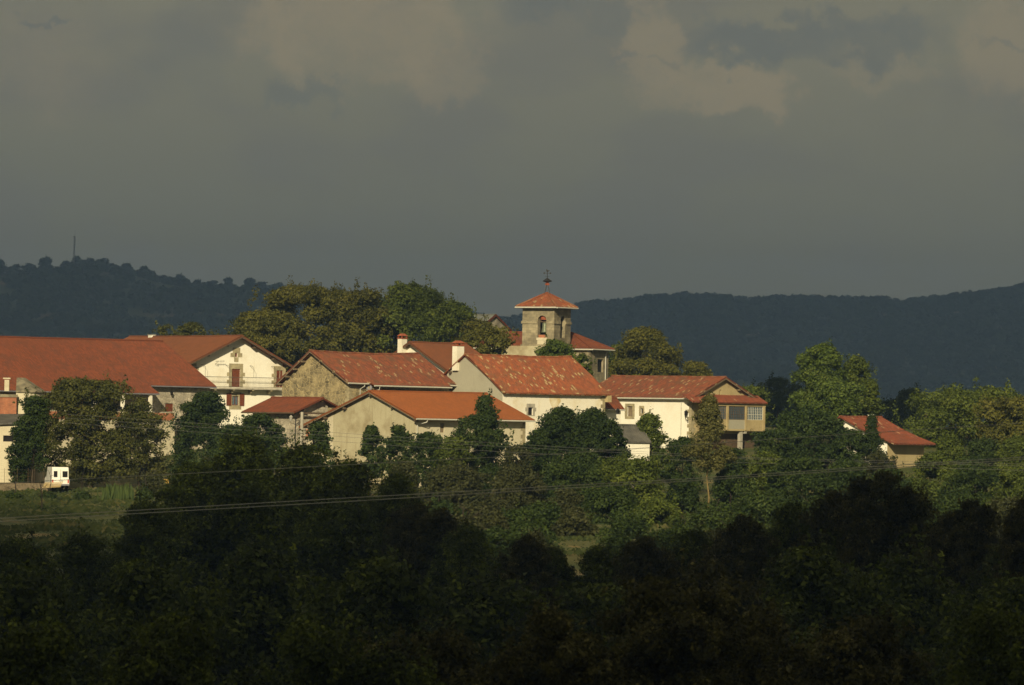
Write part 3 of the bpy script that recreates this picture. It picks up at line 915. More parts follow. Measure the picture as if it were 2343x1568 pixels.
m = MB(); nrm = Vector((-.1, -1, .4)).normalized(); aa = nrm.orthogonal().normalized(); bb = nrm.cross(aa)
rings = [[dp - nrm * (-.10 * (r_ / .32) ** 2) * 1.0 + (aa * math.cos(t) + bb * math.sin(t)) * r_ for t in [k * math.pi / 6 for k in range(12)]] for r_ in (.02, .12, .22, .32)]
for i in range(3):
    for k in range(12): m.quad(rings[i][k], rings[i][(k + 1) % 12], rings[i + 1][(k + 1) % 12], rings[i + 1][k])
m.build('dish', steel, sat)

# ------------------------------------------------------------------ 4 white house in the middle
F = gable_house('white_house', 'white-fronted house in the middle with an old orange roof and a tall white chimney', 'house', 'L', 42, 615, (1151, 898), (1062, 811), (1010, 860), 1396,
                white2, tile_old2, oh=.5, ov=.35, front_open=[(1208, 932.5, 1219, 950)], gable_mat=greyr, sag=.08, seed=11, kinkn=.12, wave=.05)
H4 = F
pane(F, 'F', F.fo[0], dark, .2, 'window'); surround(F, 'F', F.fo[0], concrete, .28, .03, 'window_surround', .42, .1)
m = MB(); m.box(F.pt(F.ov + .1, F.oh - .05, F.ztop(F.oh) - .28), F.r * (F.L - 2 * F.ov - .2), F.g * .05, up * .24); m.build('eave_board', greenp, F.root)
rafters(F, timber_p, F.ov, F.L - .3, .75, .12)
m = MB()
pt_ = [(1256, 907), (1280, 907), (1283, 918), (1276, 930), (1279, 945), (1262, 948), (1264, 934), (1258, 922)]
m.poly([F.pt(*(lambda a: (a[0], F.oh - .012, a[1]))(F.onF(x, y, F.oh - .012))) for x, y in pt_]); m.build('worn_plaster_patch', plaster('worn_plaster', A(.60, .48, .26), A(.76, .70, .52), 1.0, .8), F.root)
quoins(F, F.L - F.ov, F.oh, F.zb, F.ztop(F.oh) - .3, quoin, -1, 1, .5)
uq, zq = F.onF(1384, 906, F.oh - .3)
m = MB(); m.box(F.pt(F.L - F.ov - .05, F.oh - .5, F.ze - .85), F.r * .6, F.g * .6, up * .75); m.build('corner_corbel', ochre, F.root)
purlins(F, [F.va * 1.38], timber, .4, .2, .3)
cp = rel_on_roof(F, 1047.5, 836, F.va * 1.25)
chimney(F.roof, cp - up * .6, 1.05, .8, 2.75, math.atan2(F.r.y, F.r.x), white, orange)

# ------------------------------------------------------------------ 5 brown-roofed house behind
F = gable_house('brown_roofed_house', 'white-gabled house with a plain brown roof, half hidden behind the rubble-stone barn', 'house', 'L', 44, 640, (1027, 851), (935, 783), (890, 815), 1160,
                white, tile_brown, oh=.6, ov=.7, sag=.03, seed=13, wave=.015)
m = MB()
for s0, s1 in ((0.05, F.va), (F.va, F.vf - .05)):
    m.box(F.pt(.03, s0, F.ztop(s0) - .14), F.pt(.03, s1, F.ztop(s1)) - F.pt(.03, s0, F.ztop(s0)), F.r * .05, up * .14)
m.build('bargeboard', timber, F.root)
cp = rel_on_roof(F, 920, 800, F.va * 1.2)
chimney(F.roof, cp - up * .5, .85, .7, 1.75, math.atan2(F.r.y, F.r.x), white, orange)

# ------------------------------------------------------------------ 6 orange-roofed house in front
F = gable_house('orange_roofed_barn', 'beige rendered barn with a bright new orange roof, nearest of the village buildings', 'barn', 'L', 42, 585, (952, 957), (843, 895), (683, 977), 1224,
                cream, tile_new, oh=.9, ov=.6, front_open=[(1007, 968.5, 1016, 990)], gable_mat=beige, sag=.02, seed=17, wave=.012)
H6 = F
pane(F, 'F', F.fo[0], timber_p, .12, 'window')
purlins(F, [F.va * .02 + .3, F.va * .55, F.va, F.va * 1.55, F.va * 1.95, F.va * 2.3], timber, .5, .24, .25)
m = MB()
for s0, s1 in ((0.05, F.va), (F.va, F.vf - .05)):
    m.box(F.pt(.03, s0, F.ztop(s0) - .12), F.pt(.03, s1, F.ztop(s1)) - F.pt(.03, s0, F.ztop(s0)), F.r * .05, up * .12)
m.build('bargeboard', timber_p, F.root)
ug, _ = F.onF(978, 960)
gutter(F, .0, F.L, -.06, F.ze - .1, pipe=[F.pt(ug, -.05, F.ze - .12), F.pt(ug - .1, -.0, F.ze - .4), F.pt(F.ov + .3, F.oh - .08, F.ze - .7), F.pt(F.ov + .3, F.oh - .08, F.ze - 4)])
quoins(F, F.L - F.ov, F.oh, F.zb, F.ztop(F.oh) - .2, quoin, -1, 1, .5)
vq, _ = F.onG(763, 950, F.ov)
vz = F.ztop(vq)
m = MB(); wall_face(m, F.pt(F.ov - .03, 0, 0), F.g, vq, F.vf - F.oh + .02, F.zb, [(vq, F.ztop(vq) - .02), (F.vf - F.oh + .02, F.ztop(F.vf - F.oh) - .02)], [], F.r); m.build('pale_plaster_panel', cream, F.root)

# ------------------------------------------------------------------ 7 low red-roofed shed
F = gable_house('red_roofed_shed', 'low stone shed with a shallow red roof in front of the stone barn', 'shed', 'R', 50, 604, (672, 944), (740, 911.5), (775, 931), 553,
                palestone, tile_red, oh=.8, ov=.9, sag=.0, seed=19, wave=.012)
m = MB(); m.box(F.pt(0.1, F.oh + .2, F.ztop(F.oh) - .35), F.r * .2, F.g * (F.vf - 1.6), up * .2); m.build('tie_beam', timber, F.root)
purlins(F, [F.va * .4, F.va, F.va * 1.5], timber, .8, .18, .2)
gutter(F, .0, F.L, -.05, F.ze - .08, timber)

# ------------------------------------------------------------------ 8 gallery house
F = gable_house('gallery_house', 'white house at the right with a glazed timber gallery across its ochre gable', 'house', 'R', 45, 640, (1584, 911), (1661, 863), (1738, 915), 1322,
                white, tile_old, oh=.5, ov=.6, front_open=[(1485 - 50 - .5, 929.5, 1446.5, 953), (1465, 934.5, 1470.5, 946)],
                gable_open=[(1646, 892, 1649.5, 904)], gable_mat=ochre, sag=.05, seed=23, wave=.045)
H8 = F
for i, op in enumerate(F.fo):
    pane(F, 'F', op, timber_p if i == 0 else dark, .18, 'window'); surround(F, 'F', op, quoin, .35 if i == 0 else .22, .03, ragged=False, top=.3, foot=.3)
pane(F, 'G', F.go[0], dark, .2, 'attic_window')
m = MB(); m.box(F.pt(F.ov + .1, F.oh - .05, F.ztop(F.oh) - .3), F.r * (F.L - 2 * F.ov - .2), F.g * .05, up * .24); m.build('eave_board', greenp, F.root)
rafters(F, zinc, F.ov, F.L - .3, .8, .2)
u_, _ = F.onF(1559, 940, F.oh)
gutter(F, .0, F.L, -.07, F.ze - .1, pipe=[F.pt(u_, -.07, F.ze - .12), F.pt(u_, F.oh - .07, F.ze - .4), F.pt(u_, F.oh - .07, F.zb + 1)])
quoins(F, F.ov, F.oh, F.zb, F.ztop(F.oh) - .3, quoin, 1, 1, .5)
purlins(F, [F.va * 1.45, F.va * 1.75], timber_p, .5, .18, .2)
m = MB()
for s0, s1 in ((0.05, F.va), (F.va, F.vf - .05)):
    m.box(F.pt(.03, s0, F.ztop(s0) - .14), F.pt(.03, s1, F.ztop(s1)) - F.pt(.03, s0, F.ztop(s0)), F.r * .05, up * .14)
m.build('bargeboard', timber_p, F.root)
GU = F.ov - 1.3     # gallery plane
va0, zt0 = F.onG(1622, 927, GU); va1, _ = F.onG(1749.5, 930, GU)
_, zw0 = F.onG(1705, 961, GU); _, zf = F.onG(1705, 983.5, GU); _, ztop_ = F.onG(1705, 924, GU); _, zw1 = F.onG(1705, 930, GU)
gal = MB(); gal.box(F.pt(GU - .02, va0, zf - .15), F.r * 1.35, F.g * (va1 - va0), up * .2)
gal = gal.build('gallery', ochre, F.root)
posts = [F.onG(px, 950, GU)[0] for px in (1624, 1663.5, 1706, 1747)]
for v_ in posts:
    m = MB(); m.box(F.pt(GU - .08, v_ - .16, zf - .05), F.r * .3, F.g * .32, up * (ztop_ - zf)); m.build('gallery_post', ochre, gal)
for i, (a_, b_) in enumerate(zip(posts, posts[1:])):
    m = MB(); m.box(F.pt(GU, a_ + .16, zf + .05), F.r * .12, F.g * (b_ - a_ - .32), up * (zw0 - zf - .05)); m.build('parapet_panel', greyr if i == 1 else ochre, gal)
    m = MB(); m.box(F.pt(GU + .08, a_ + .16, zw0), F.r * .04, F.g * (b_ - a_ - .32), up * (zw1 - zw0)); win = m.build('gallery_window', glass, gal)
    m = MB(); W_ = b_ - a_ - .32
    for k in range(10):
        wdt = .075 if k % 3 == 0 else .035
        m.box(F.pt(GU + .03, a_ + .16 + W_ * k / 9 - wdt / 2 + (.03 if k == 0 else -.03 if k == 9 else 0), zw0), F.r * .045, F.g * wdt, up * (zw1 - zw0))
    for k in range(6):
        wdt = .06 if k in (0, 5, 2) else .03
        m.box(F.pt(GU + .035, a_ + .16, zw0 + (zw1 - zw0 - wdt) * k / 5), F.r * .03, F.g * W_, up * wdt)
    m.build('muntins', (timber_p, timber, zinc)[i], win)
m = MB(); m.box(F.pt(GU - .06, va0 - .1, zw1), F.r * .3, F.g * (va1 - va0 + .2), up * (ztop_ - zw1)); m.build('gallery_beam', ochre, gal)
vc, zc = F.onG(1692.5, 1018, GU + .3)
m = MB(); m.box(F.pt(GU + .1, vc - .22, zc - .6), F.r * .4, F.g * .44, up * (zf - .15 - zc + .6)); m.build('gallery_column', concrete, gal)
m = MB(); m.box(F.pt(GU + .05, F.onG(1706, 985, GU)[0] - .2, zf - .45), F.r * .8, F.g * .4, up * .3); m.build('beam_end', concrete, gal)
m = MB(); m.box(F.pt(F.ov - .05, va0 + 1.2, F.zb + .5), F.r * .04, F.g * (va1 - va0 - 1.5), up * (zf - F.zb - 1.0)); m.build('dark_doorway', timber, F.root)
# lean-to roof over the gallery: front plane and left hip
vL, zL = F.onG(1584, 918, GU - .35); vR, zR = F.onG(1756, 924, GU - .35)
_, zTop = F.onG(1650, 904, F.ov)
class F2: pass
G2 = F2(); G2.pt = lambda u, v, z: F.pt(v, u, z)       # run along g, slope along r
m = MB(); slope(m, G2, vL, vR, F.ov, zTop, GU - .35, (zL + zR) / 2, .0, 29, wave=.04)
m.build('gallery_roof', tile_right, F.root)
lpz = F.onF(1569, 950, F.oh - .35); lp = F.pt(lpz[0], F.oh - .35, lpz[1])
lt = thing('wall_lantern', 'black wrought-iron lantern on the corner of the white gallery house', 'lantern', lp - up * .6)
m = MB(); m.tube([lp - up * .7 + F.g * .33, lp - up * .4 - F.g * .1, lp + up * .15 - F.g * .25, lp + up * .45], .035, 5); m.tube([lp - up * .9 + F.g * .33, lp - up * .2 + F.g * .33], .05, 5)
for k in range(3): m.tube([lp - up * (.55 + .1 * k) + F.g * .3 + F.r * (.0), lp - up * (.4 + .12 * k) - F.r * .3], .04, 4)
m.build('bracket', iron, lt)
m = MB(); m.lathe(lp + up * -.1, [(.02, 0), (.12, .03), (.21, .45), (.24, .47), (.06, .66), (.015, .75)], 8); m.build('lamp_head', iron, lt)

# ------------------------------------------------------------------ 8b small link roof between the white houses
F = gable_house('small_lean_to', 'tiny red-roofed lean-to wedged between the middle white house and the gallery house', 'shed', 'L', 35, 628, (1370, 936), (1352, 911), (1330, 936), 1429,
                white, tile_red, oh=.5, ov=.2, sag=0, seed=31, wave=.01)
gutter(F, 0, F.L, -.05, F.ze - .07)
lpz = P(1413, 941, 626)
lt = thing('street_lantern', 'dark lantern on a curled bracket beside the tiny red lean-to', 'lantern', lpz - up * .5)
m = MB(); m.tube([lpz + Vector((-1.6, 1.2, .1)), lpz + Vector((-.9, .7, .35)), lpz + Vector((-.2, .1, .1)), lpz + Vector((0, 0, -.3))], .04, 5); m.build('bracket', iron, lt)
m = MB(); m.lathe(lpz - up * .35, [(.02, 0), (.12, .03), (.22, .45), (.24, .47), (.06, .66), (.015, .75)], 8); m.build('lamp_head', iron, lt)

# ------------------------------------------------------------------ 9 small grey-roofed shed
F = gable_house('grey_roofed_shed', 'little white shed with a dark grey roof half buried in dark trees', 'shed', 'L', 30, 592, (1432, 1011), (1405, 973), (1380, 1000), 1490,
                white, darkroof, oh=.2, ov=.1, sag=0, seed=37, wave=.01)

# ------------------------------------------------------------------ 10 house at the far right
F = gable_house('right_cottage', 'white cottage with a sweeping red roof among the trees at the far right', 'house', 'L', 48, 622, (2044, 1015), (1920, 953), (1903, 967), 2141,
                ochre, tile_right, gable_mat=white, oh=1.3, ov=.5, sag=.04, seed=41, kinkn=-.2, wave=.05)
cb = F.pt(*(lambda a: (a[0], F.va, F.zr - .1))(F.onF(1991, 958, F.va)))
chimney(F.roof, cb, .6, .5, .32, 0, white, greyroof, hood=False)

# ------------------------------------------------------------------ church
TD = 668
C0 = P(1268, 704, TD); th = R(28)
fa = Vector((-math.cos(th), math.sin(th), 0)); fb = Vector((math.sin(th), math.cos(th), 0))


class TF: pass


T = Frame('L', 0, TD, 1268, 704); T.E = C0; T.r = fa; T.g = fb          # front face along r (leftwards), right face along g
side_f, _ = T.onF(1195, 730, 0); side_g, _ = T.onG(1307, 730, 0)
side = side_f; side_g = side_f
zb = ground(C0.x, TD) - 1.0
_, z_top = T.onF(1232, 703.5)
church = thing('church', 'stone village church with a square bell tower and red tiled roofs', 'church', T.pt(side / 2, side / 2, zb))


def arch(cx, w_, z0, z1, n=10):
    r_ = w_ / 2; pts = [(cx - r_, z0), (cx + r_, z0)]
    for k in range(n + 1):
        a_ = math.pi * k / n; pts.append((cx + r_ * math.cos(a_), z1 - r_ + r_ * math.sin(a_)))
    return pts


def arch_wall(mb, org, d, inward, w_, zb, zt, cx, aw, z0, z1, thk=.7):
    def pt(a_, z, k): return org + d * a_ + up * z + inward * k
    ar = arch(cx, aw, z0, z1); n = 10; r_ = aw / 2
    for k in (0, thk):
        mb.quad(pt(0, zb, k), pt(w_, zb, k), pt(w_, z0, k), pt(0, z0, k), ((0, zb), (w_, zb), (w_, z0), (0, z0)))
        mb.quad(pt(0, z0, k), pt(cx - r_, z0, k), pt(cx - r_, z1 - r_, k), pt(0, z1 - r_, k), ((0, z0), (cx - r_, z0), (cx - r_, z1 - r_), (0, z1 - r_)))
        mb.quad(pt(cx + r_, z0, k), pt(w_, z0, k), pt(w_, z1 - r_, k), pt(cx + r_, z1 - r_, k), ((cx + r_, z0), (w_, z0), (w_, z1 - r_), (cx + r_, z1 - r_)))
        for i in range(n):
            a1, a2 = math.pi * i / n, math.pi * (i + 1) / n
            p1 = (cx + r_ * math.cos(a1), z1 - r_ + r_ * math.sin(a1)); p2 = (cx + r_ * math.cos(a2), z1 - r_ + r_ * math.sin(a2))
            def outp(a_):
                x_ = w_ - (w_) * (a_ / math.pi); return (x_, zt)
            q1, q2 = outp(a1), outp(a2)
            mb.quad(pt(*p1, k), pt(*q1, k), pt(*q2, k), pt(*p2, k), (p1, q1, q2, p2))
        mb.poly([pt(cx + r_, z1 - r_, k), pt(w_, z1 - r_, k), pt(w_, zt, k)], ((cx + r_, z1 - r_), (w_, z1 - r_), (w_, zt)))
        mb.poly([pt(cx - r_, z1 - r_, k), pt(0, zt, k), pt(0, z1 - r_, k)], ((cx - r_, z1 - r_), (0, zt), (0, z1 - r_)))
    for i in range(len(ar)):
        p, q = ar[i], ar[(i + 1) % len(ar)]
        mb.quad(pt(*p, 0), pt(*q, 0), pt(*q, thk), pt(*p, thk), ((p[0], p[1]), (q[0], q[1]), (q[0], q[1] + .3), (p[0], p[1] + .3)))


a0, az1 = T.onF(1230, 722); a1, az0 = T.onF(1249, 773)
ax, aw = (a0 + a1) / 2, abs(a0 - a1)
b0, bz1 = T.onG(1277, 723); b1, bz0 = T.onG(1289, 780)
bx, bw = (b0 + b1) / 2, abs(b1 - b0) * .9
bx = side / 2 + .1
m = MB()
O = Vector((C0.x, C0.y, 0))
arch_wall(m, O, fa, fb, side, zb, z_top, ax, aw, az0, az1)
arch_wall(m, O, fb, fa, side, zb, z_top, bx, aw * 1.0, az0, az1)
arch_wall(m, O + fb * side, fa, -fb, side, zb, z_top, ax, aw, az0, az1)
arch_wall(m, O + fa * side, fb, -fa, side, zb, z_top, bx, aw, az0, az1)
tower = m.build('tower', ashlar, church)
for zz, hh, pr in ((T.onF(1235, 741)[1], .32, .10), (z_top - .15, .17, .14), (T.onF(1235, 793)[1], .25, .12)):
    m = MB()    # string course
    for (o_, d_, n_) in ((O - fa * pr - fb * pr, fa, fb), (O - fa * pr - fb * pr, fb, fa), (O + fb * side - fa * pr, fa, fb), (O + fa * side - fb * pr, fb, fa)):
        if zz == z_top - .15 or True:
            if o_ == O - fa * pr - fb * pr or True:
                # interrupted at the openings
                L_ = side + 2 * pr
                cx_ = (ax if d_ == fa else bx) + pr
                if az0 - .3 < zz < az1 - .1:
                    m2 = MB(); m2.box(o_ + up * zz, d_ * (cx_ - aw / 2 - .05), n_ * (pr + .03), up * hh); m2.build('string_course', ashlar, church); m2 = MB()
                    m2.box(o_ + d_ * (cx_ + aw / 2 + .05) + up * zz, d_ * (L_ - cx_ - aw / 2 - .05), n_ * (pr + .03), up * hh); m2.build('string_course', ashlar, church)
                else:
                    m.box(o_ + up * zz, d_ * L_, n_ * (pr + .03), up * hh)
    if m.v: m.build('string_course', ashlar, church)
m = MB(); m.box(O + fa * (ax - aw / 2 - .1) - fb * .06 + up * (az0 - .3), fa * (aw + .2), fb * .3, up * .3)
m.box(O + fa * (ax - aw / 2) - fb * .02 + up * (az0 - 1.3), fa * aw, fb * .1, up * 1.0); m.build('opening_sill', cream, church)
m = MB(); m.box(O + fa * (ax - aw / 2) + fb * .3 + up * az0, fa * aw, fb * .2, up * .35); m.build('low_brick_wall', redbrick, church)
# bells
bc = O + fa * ax + fb * .75
for c_, rr_ in ((bc, aw * .42), (O + fb * bx + fa * .9, aw * .36)):
    m = MB(); hb = aw * 1.05; zc_ = az0 + .62
    m.lathe(c_ + up * zc_, [(.0, hb), (rr_ * .45, hb), (rr_ * .62, hb * .85), (rr_ * .68, hb * .45), (rr_ * .82, hb * .15), (rr_, 0), (rr_ * .9, 0), (.0, hb * .8)], 16)
    bell = m.build('bell', bronze, church, True)
    m = MB(); m.cbox(c_ + up * (zc_ + hb + .12), aw * .95, .25, .24, math.atan2(fa.y, fa.x)); m.build('bell_beam', timber, bell)
    m = MB(); m.lathe(c_ + up * (zc_ + hb + .3), [(aw * .44, 0), (aw * .46, .25), (aw * .36, .5), (.12, .62), (0, .63)], 12); m.build('yoke', orange, bell)
# tower roof (pyramid of four tiled planes with slight sweep)
oh_ = .62; apex = O + (fa + fb) * side / 2; _, zap = T.onF(1251, 670, side / 2); _, zev = T.onF(1235, 702)
zev += .0
corn = [O - (fa + fb) * oh_, O + fa * (side + oh_) - fb * oh_, O + (fa + fb) * (side + oh_), O - fa * oh_ + fb * (side + oh_)]
m = MB()


def tri_roof(m, A_, B_, zE, Ap, zA, seed):
    e = (B_ - A_); Lh = e.length; d = e.normalized(); mid = (A_ + B_) / 2; per = (Ap - mid); n_ = 22; nt = 8
    nu = int(Lh / .065)
    rows = []
    for j in range(nt + 1):
        t = j / nt; row = []
        for i in range(nu + 1):
            s_ = (i / nu - .5) * Lh
            lim = Lh / 2 * (1 - t)
            s2 = max(-lim, min(lim, s_))
            z = zE + (zA - zE) * (t + .04 * math.sin(math.pi * t) * -1)
            z += .035 * math.cos(2 * math.pi * s_ / .26) * (1 if abs(s_) < lim else 0) * (1 - t * .3)
            row.append((mid + d * s2 + per * t + up * z, s2, t))
        rows.append(row)
    sl_ = math.hypot(per.length, zA - zE)
    for j in range(nt):
        for i in range(nu):
            q = [rows[j][i], rows[j][i + 1], rows[j + 1][i + 1], rows[j + 1][i]]
            m.quad(*[k[0] for k in q], tuple((k[1] + seed, k[2] * sl_ + seed) for k in q))


for i in range(4):
    tri_roof(m, corn[i], corn[(i + 1) % 4], zev, apex, zap, i * 5)
    m.tube([corn[i] + up * (zev + .03), apex + up * (zap + .02)], .1, 6)
m.poly([c + up * (zev - .1) for c in corn])
for i in range(4):
    m.quad(corn[i] + up * (zev - .1), corn[(i + 1) % 4] + up * (zev - .1), corn[(i + 1) % 4] + up * zev, corn[i] + up * zev)
troof = m.build('tower_roof', tile_old2, church)
m = MB()
for i in range(4):
    a_, b_ = corn[i], corn[(i + 1) % 4]; n_ = (a_ + b_) / 2 - apex; n_.z = 0; n_.normalize()
    m.tube([a_ + n_ * .07 + up * (zev - .1), b_ + n_ * .07 + up * (zev - .12)], .09, 6)
m.build('gutter', zinc, troof)
# weathervane
A0 = apex + up * zap
vane = MB(); s_ = K * TD
for k in range(4):
    a_ = k * math.pi / 2 + .6; vane.tube([A0 + Vector((.42 * math.cos(a_), .42 * math.sin(a_), -.15)), A0 + Vector((.1 * math.cos(a_), .1 * math.sin(a_), 1.0))], .035, 4)
vn = vane.build('weathervane', iron, troof)
m = MB(); m.cbox(A0 + up * 1.02, .38, .38, .24, .5); m.cbox(A0 + up * 1.2, .26, .26, .2, .5); m.build('vane_pedestal', orange, vn)
m = MB(); m.lathe(A0 + up * 1.28, [(.3, 0), (.58, .08), (.5, .2), (.2, .38), (.06, .5), (.03, .6)], 10); m.build('vane_canopy', iron, vn)
m = MB(); top = zap and (670 - 616) * s_
m.tube([A0 + up * 1.7, A0 + up * (top - .1)], .035, 5)
h_ = top - .48
m.tube([A0 + up * h_ - Vector((.42, 0, 0)), A0 + up * h_ + Vector((.42, 0, 0))], .035, 4); m.tube([A0 + up * (h_ - .42) - Vector((.3, 0, 0)), A0 + up * (h_ - .42) + Vector((.3, 0, 0))], .02, 4)
m.poly([A0 + up * (h_ + q_[1]) + Vector((q_[0], 0, 0)) for q_ in ((.28, -.12), (.5, 0), (.28, .12))]); m.cbox(A0 + up * h_ - Vector((.4, 0, 0)), .12, .03, .22)
hc = A0 + up * (top - .2)
pr = [(-.12, -.08), (.02, -.16), (.14, -.06), (.28, .08), (.16, .08), (.06, .02), (-.03, .12), (-.06, .22), (-.12, .16), (-.16, .06)]
m.poly([hc + Vector((q_[0], -.02, q_[1])) for q_ in pr]); m.poly([hc + Vector((q_[0], .02, q_[1])) for q_ in pr][::-1])
for i in range(len(pr)):
    a_, b_ = pr[i], pr[(i + 1) % len(pr)]
    m.quad(hc + Vector((a_[0], -.02, a_[1])), hc + Vector((b_[0], -.02, b_[1])), hc + Vector((b_[0], .02, b_[1])), hc + Vector((a_[0], .02, a_[1])))
m.build('weathercock', iron, vn)
# nave behind the tower, same orientation: front along fa, end along fb
NV = 4.4     # nave front plane sits back from the tower front
N = Frame('L', 0, TD, 1268, 704); N.E = C0; N.r = fa; N.g = fb
xr, zevn = N.onF(1350, 800, NV)          # front right wall corner (negative r: to the right)
_, zeave = N.onF(1355, 798, NV - .5)
ue_l = 12.5
ve, _ = N.onG(1391, 860, xr)
ve = NV + 8.0 if ve < NV + 3 else ve
vend = NV + (N.onG(1391, 860, xr)[0] - NV)
wn_ = MB()
wo0, wz1 = N.onG(1367, 822, xr); wo1, wz0 = N.onG(1379, 852, xr)
zw = zeave + .1
wall_face(wn_, N.pt(0, NV, 0), -fa, -ue_l, -xr, zb, [(-ue_l, zw), (-xr, zw)], [], fb)
wall_face(wn_, N.pt(xr, 0, 0), fb, NV, vend, zb, [(NV, zw), (vend, zw)], [(min(wo0, wo1), max(wo0, wo1), wz0, wz1)], fa)
wall_face(wn_, N.pt(0, vend, 0), -fa, -ue_l, -xr, zb, [(-ue_l, zw), (-xr, zw)], [], -fb)
wall_face(wn_, N.pt(ue_l, 0, 0), fb, NV, vend, zb, [(NV, zw), (vend, zw)], [], -fa)
wn_.build('nave_wall', ashlar, church)
m = MB(); m.box(N.pt(xr + .25, min(wo0, wo1), wz0), fa * .05, fb * abs(wo1 - wo0), up * (wz1 - wz0)); m.build('nave_window', dark, church)
m = MB(); m.box(N.pt(xr - .12, NV - .12, zb), fa * 1.1, fb * .6, up * (zw - zb)); m.box(N.pt(xr - .12, NV - .12, zb), fa * .3, fb * 1.2, up * (zw - zb)); m.build('buttress', ashlar, church)
o5 = .5
cA = N.pt(ue_l + o5, NV - o5, 0); cB = N.pt(xr - o5, NV - o5, 0); cC = N.pt(xr - o5, vend + o5, 0); cD = N.pt(ue_l + o5, vend + o5, 0)
vm = (NV + vend) / 2; rp, zrp = N.onF(1308, 765.5, vm)
_, zrl = N.onF(1165, 757, vm); zrd = (zrp + zrl) / 2
rA = N.pt(ue_l - .6, vm, 0); rB = N.pt(rp, vm, 0)
m = MB()


def hipface(m, pts, seed):
    """grid a 4-point (a,b,c,d: eave a-b, ridge d-c) roof plane with corrugation"""
    a_, b_, c_, d_ = pts; e = (b_ - a_); n_ = int(e.length / .065); d = e.normalized(); nt = 8
    sl_ = (((d_ + c_) / 2) - ((a_ + b_) / 2)).length
    rows = []
    for j in range(nt + 1):
        t = j / nt; p0 = a_.lerp(d_, t); p1 = b_.lerp(c_, t)
        s0, s1 = (p0 - a_).dot(d), (p1 - a_).dot(d); row = []
        for i in range(n_ + 1):
            s_ = e.length * i / n_; s2 = max(s0, min(s1, s_)); f_ = (s2 - s0) / max(1e-6, s1 - s0)
            row.append((p0.lerp(p1, f_) + up * (.035 * math.cos(2 * math.pi * s2 / .26)), s2, t * sl_))
        rows.append(row)
    for j in range(nt):
        for i in range(n_):
            q = [rows[j][i], rows[j][i + 1], rows[j + 1][i + 1], rows[j + 1][i]]
            m.quad(*[k[0] for k in q], tuple((k[1] + seed, k[2] + seed) for k in q))


Z = lambda p, z: p + up * z
hipface(m, (Z(cA, zeave), Z(cB, zeave), Z(rB, zrd), Z(rA, zrd)), 3)
hipface(m, (Z(cB, zeave), Z(cC, zeave), Z(rB, zrd), Z(rB, zrd) + (cC - cB) * .001), 9)
hipface(m, (Z(cC, zeave), Z(cD, zeave), Z(rA, zrd), Z(rB, zrd)), 15)
hipface(m, (Z(cD, zeave), Z(cA, zeave), Z(rA, zrd), Z(rA, zrd) + (cA - cD) * .001), 21)
m.tube([Z(cB, zeave + .03), Z(rB, zrd + .03)], .1, 6); m.tube([Z(cC, zeave + .03), Z(rB, zrd + .03), Z(rA, zrd + .03)], .1, 6)
m.poly([Z(c, zeave - .1) for c in (cA, cB, cC, cD)])
nroof = m.build('nave_roof', tile_red, church)
m = MB(); m.tube([Z(cA, zeave - .1) - fb * .06, Z(cB, zeave - .12) - fb * .06], .09, 6); m.tube([Z(cB, zeave - .1) - fa * .06, Z(cC, zeave - .12) - fa * .06], .09, 6)
gt = m.build('gutter', zinc, nroof)
vp, _ = N.onG(1385, 830, xr - .1)
m = MB(); m.tube([N.pt(xr - .5, vp, zeave - .1), N.pt(xr - .1, vp, zeave - .6), N.pt(xr - .1, vp, zb + 1)], .07, 6); m.build('downpipe', zinc, gt)
# low cream annex in front-left of the tower
q0, qz = N.onF(1140, 791, -.6); q1, _ = N.onF(1240, 791, -.6)
m = MB(); m.box(N.pt(q1, -.6, zb), fa * (q0 - q1), fb * 2.4, up * (qz - zb)); m.build('annex_wall', beige, church)

# ------------------------------------------------------------------ grey-roofed house behind the trees
F = gable_house('distant_house', 'distant house with a pale grey roof and dark red verges, left of the church tower', 'house', 'R', 55, 715, (1114, 737), (1134, 720.5), (1170, 757), 1040,
                palestone, greyroof, oh=.3, ov=.4, sag=0, seed=43, wave=.01, gable_open=[(1140, 728, 1145, 737)], zbase=-2)
pane(F, 'G', F.go[0], dark, .15, 'attic_window')
m = MB()
for s0, s1 in ((-.02, F.va), (F.va, F.vf + .02)):
    m.box(F.pt(-.06, s0, F.ztop(s0) - .08), F.pt(0, s1, F.ztop(s1)) - F.pt(0, s0, F.ztop(s0)), F.r * .06, up * .3)
m.build('bargeboard', redwood, F.root)

# ------------------------------------------------------------------ left edge: rounded outbuilding, brick wall, shed
D0 = 597; s_ = K * D0
c = P(60, 920, D0 + 2.0); rr = 37 * s_
ob = thing('rounded_outbuilding', 'cream outbuilding with a rounded corner and mossy cement hip roof', 'outbuilding', (c.x - 1, c.y, -9))
zt = P(60, 896, D0).z
m = MB(); n = 20; prev = None
path = [Vector((c.x - rr * .55, c.y - 1.7, 0))] + [Vector((c.x - rr * .05 + rr * math.sin(t), c.y + .0 - 1.9 * math.cos(t), 0)) for t in [k * math.pi / 2 / 12 for k in range(13)]] + [Vector((c.x + rr * .95, c.y + 4, 0)), Vector((c.x - rr * .55, c.y + 4, 0))]
for a_, b_ in zip(path, path[1:] + path[:1]): m.quad(Z(a_, -9.5), Z(b_, -9.5), Z(b_, zt), Z(a_, zt))
m.build('wall', cream, ob)
m = MB(); cen = Vector((c.x - .9, c.y + 1.4, 0)); z2 = P(40, 864, D0 + 1).z
big = [(p - cen) * 1.06 + cen for p in path]; sm = [(p - cen) * .30 + cen + Vector((-.2, 0, 0)) for p in path]
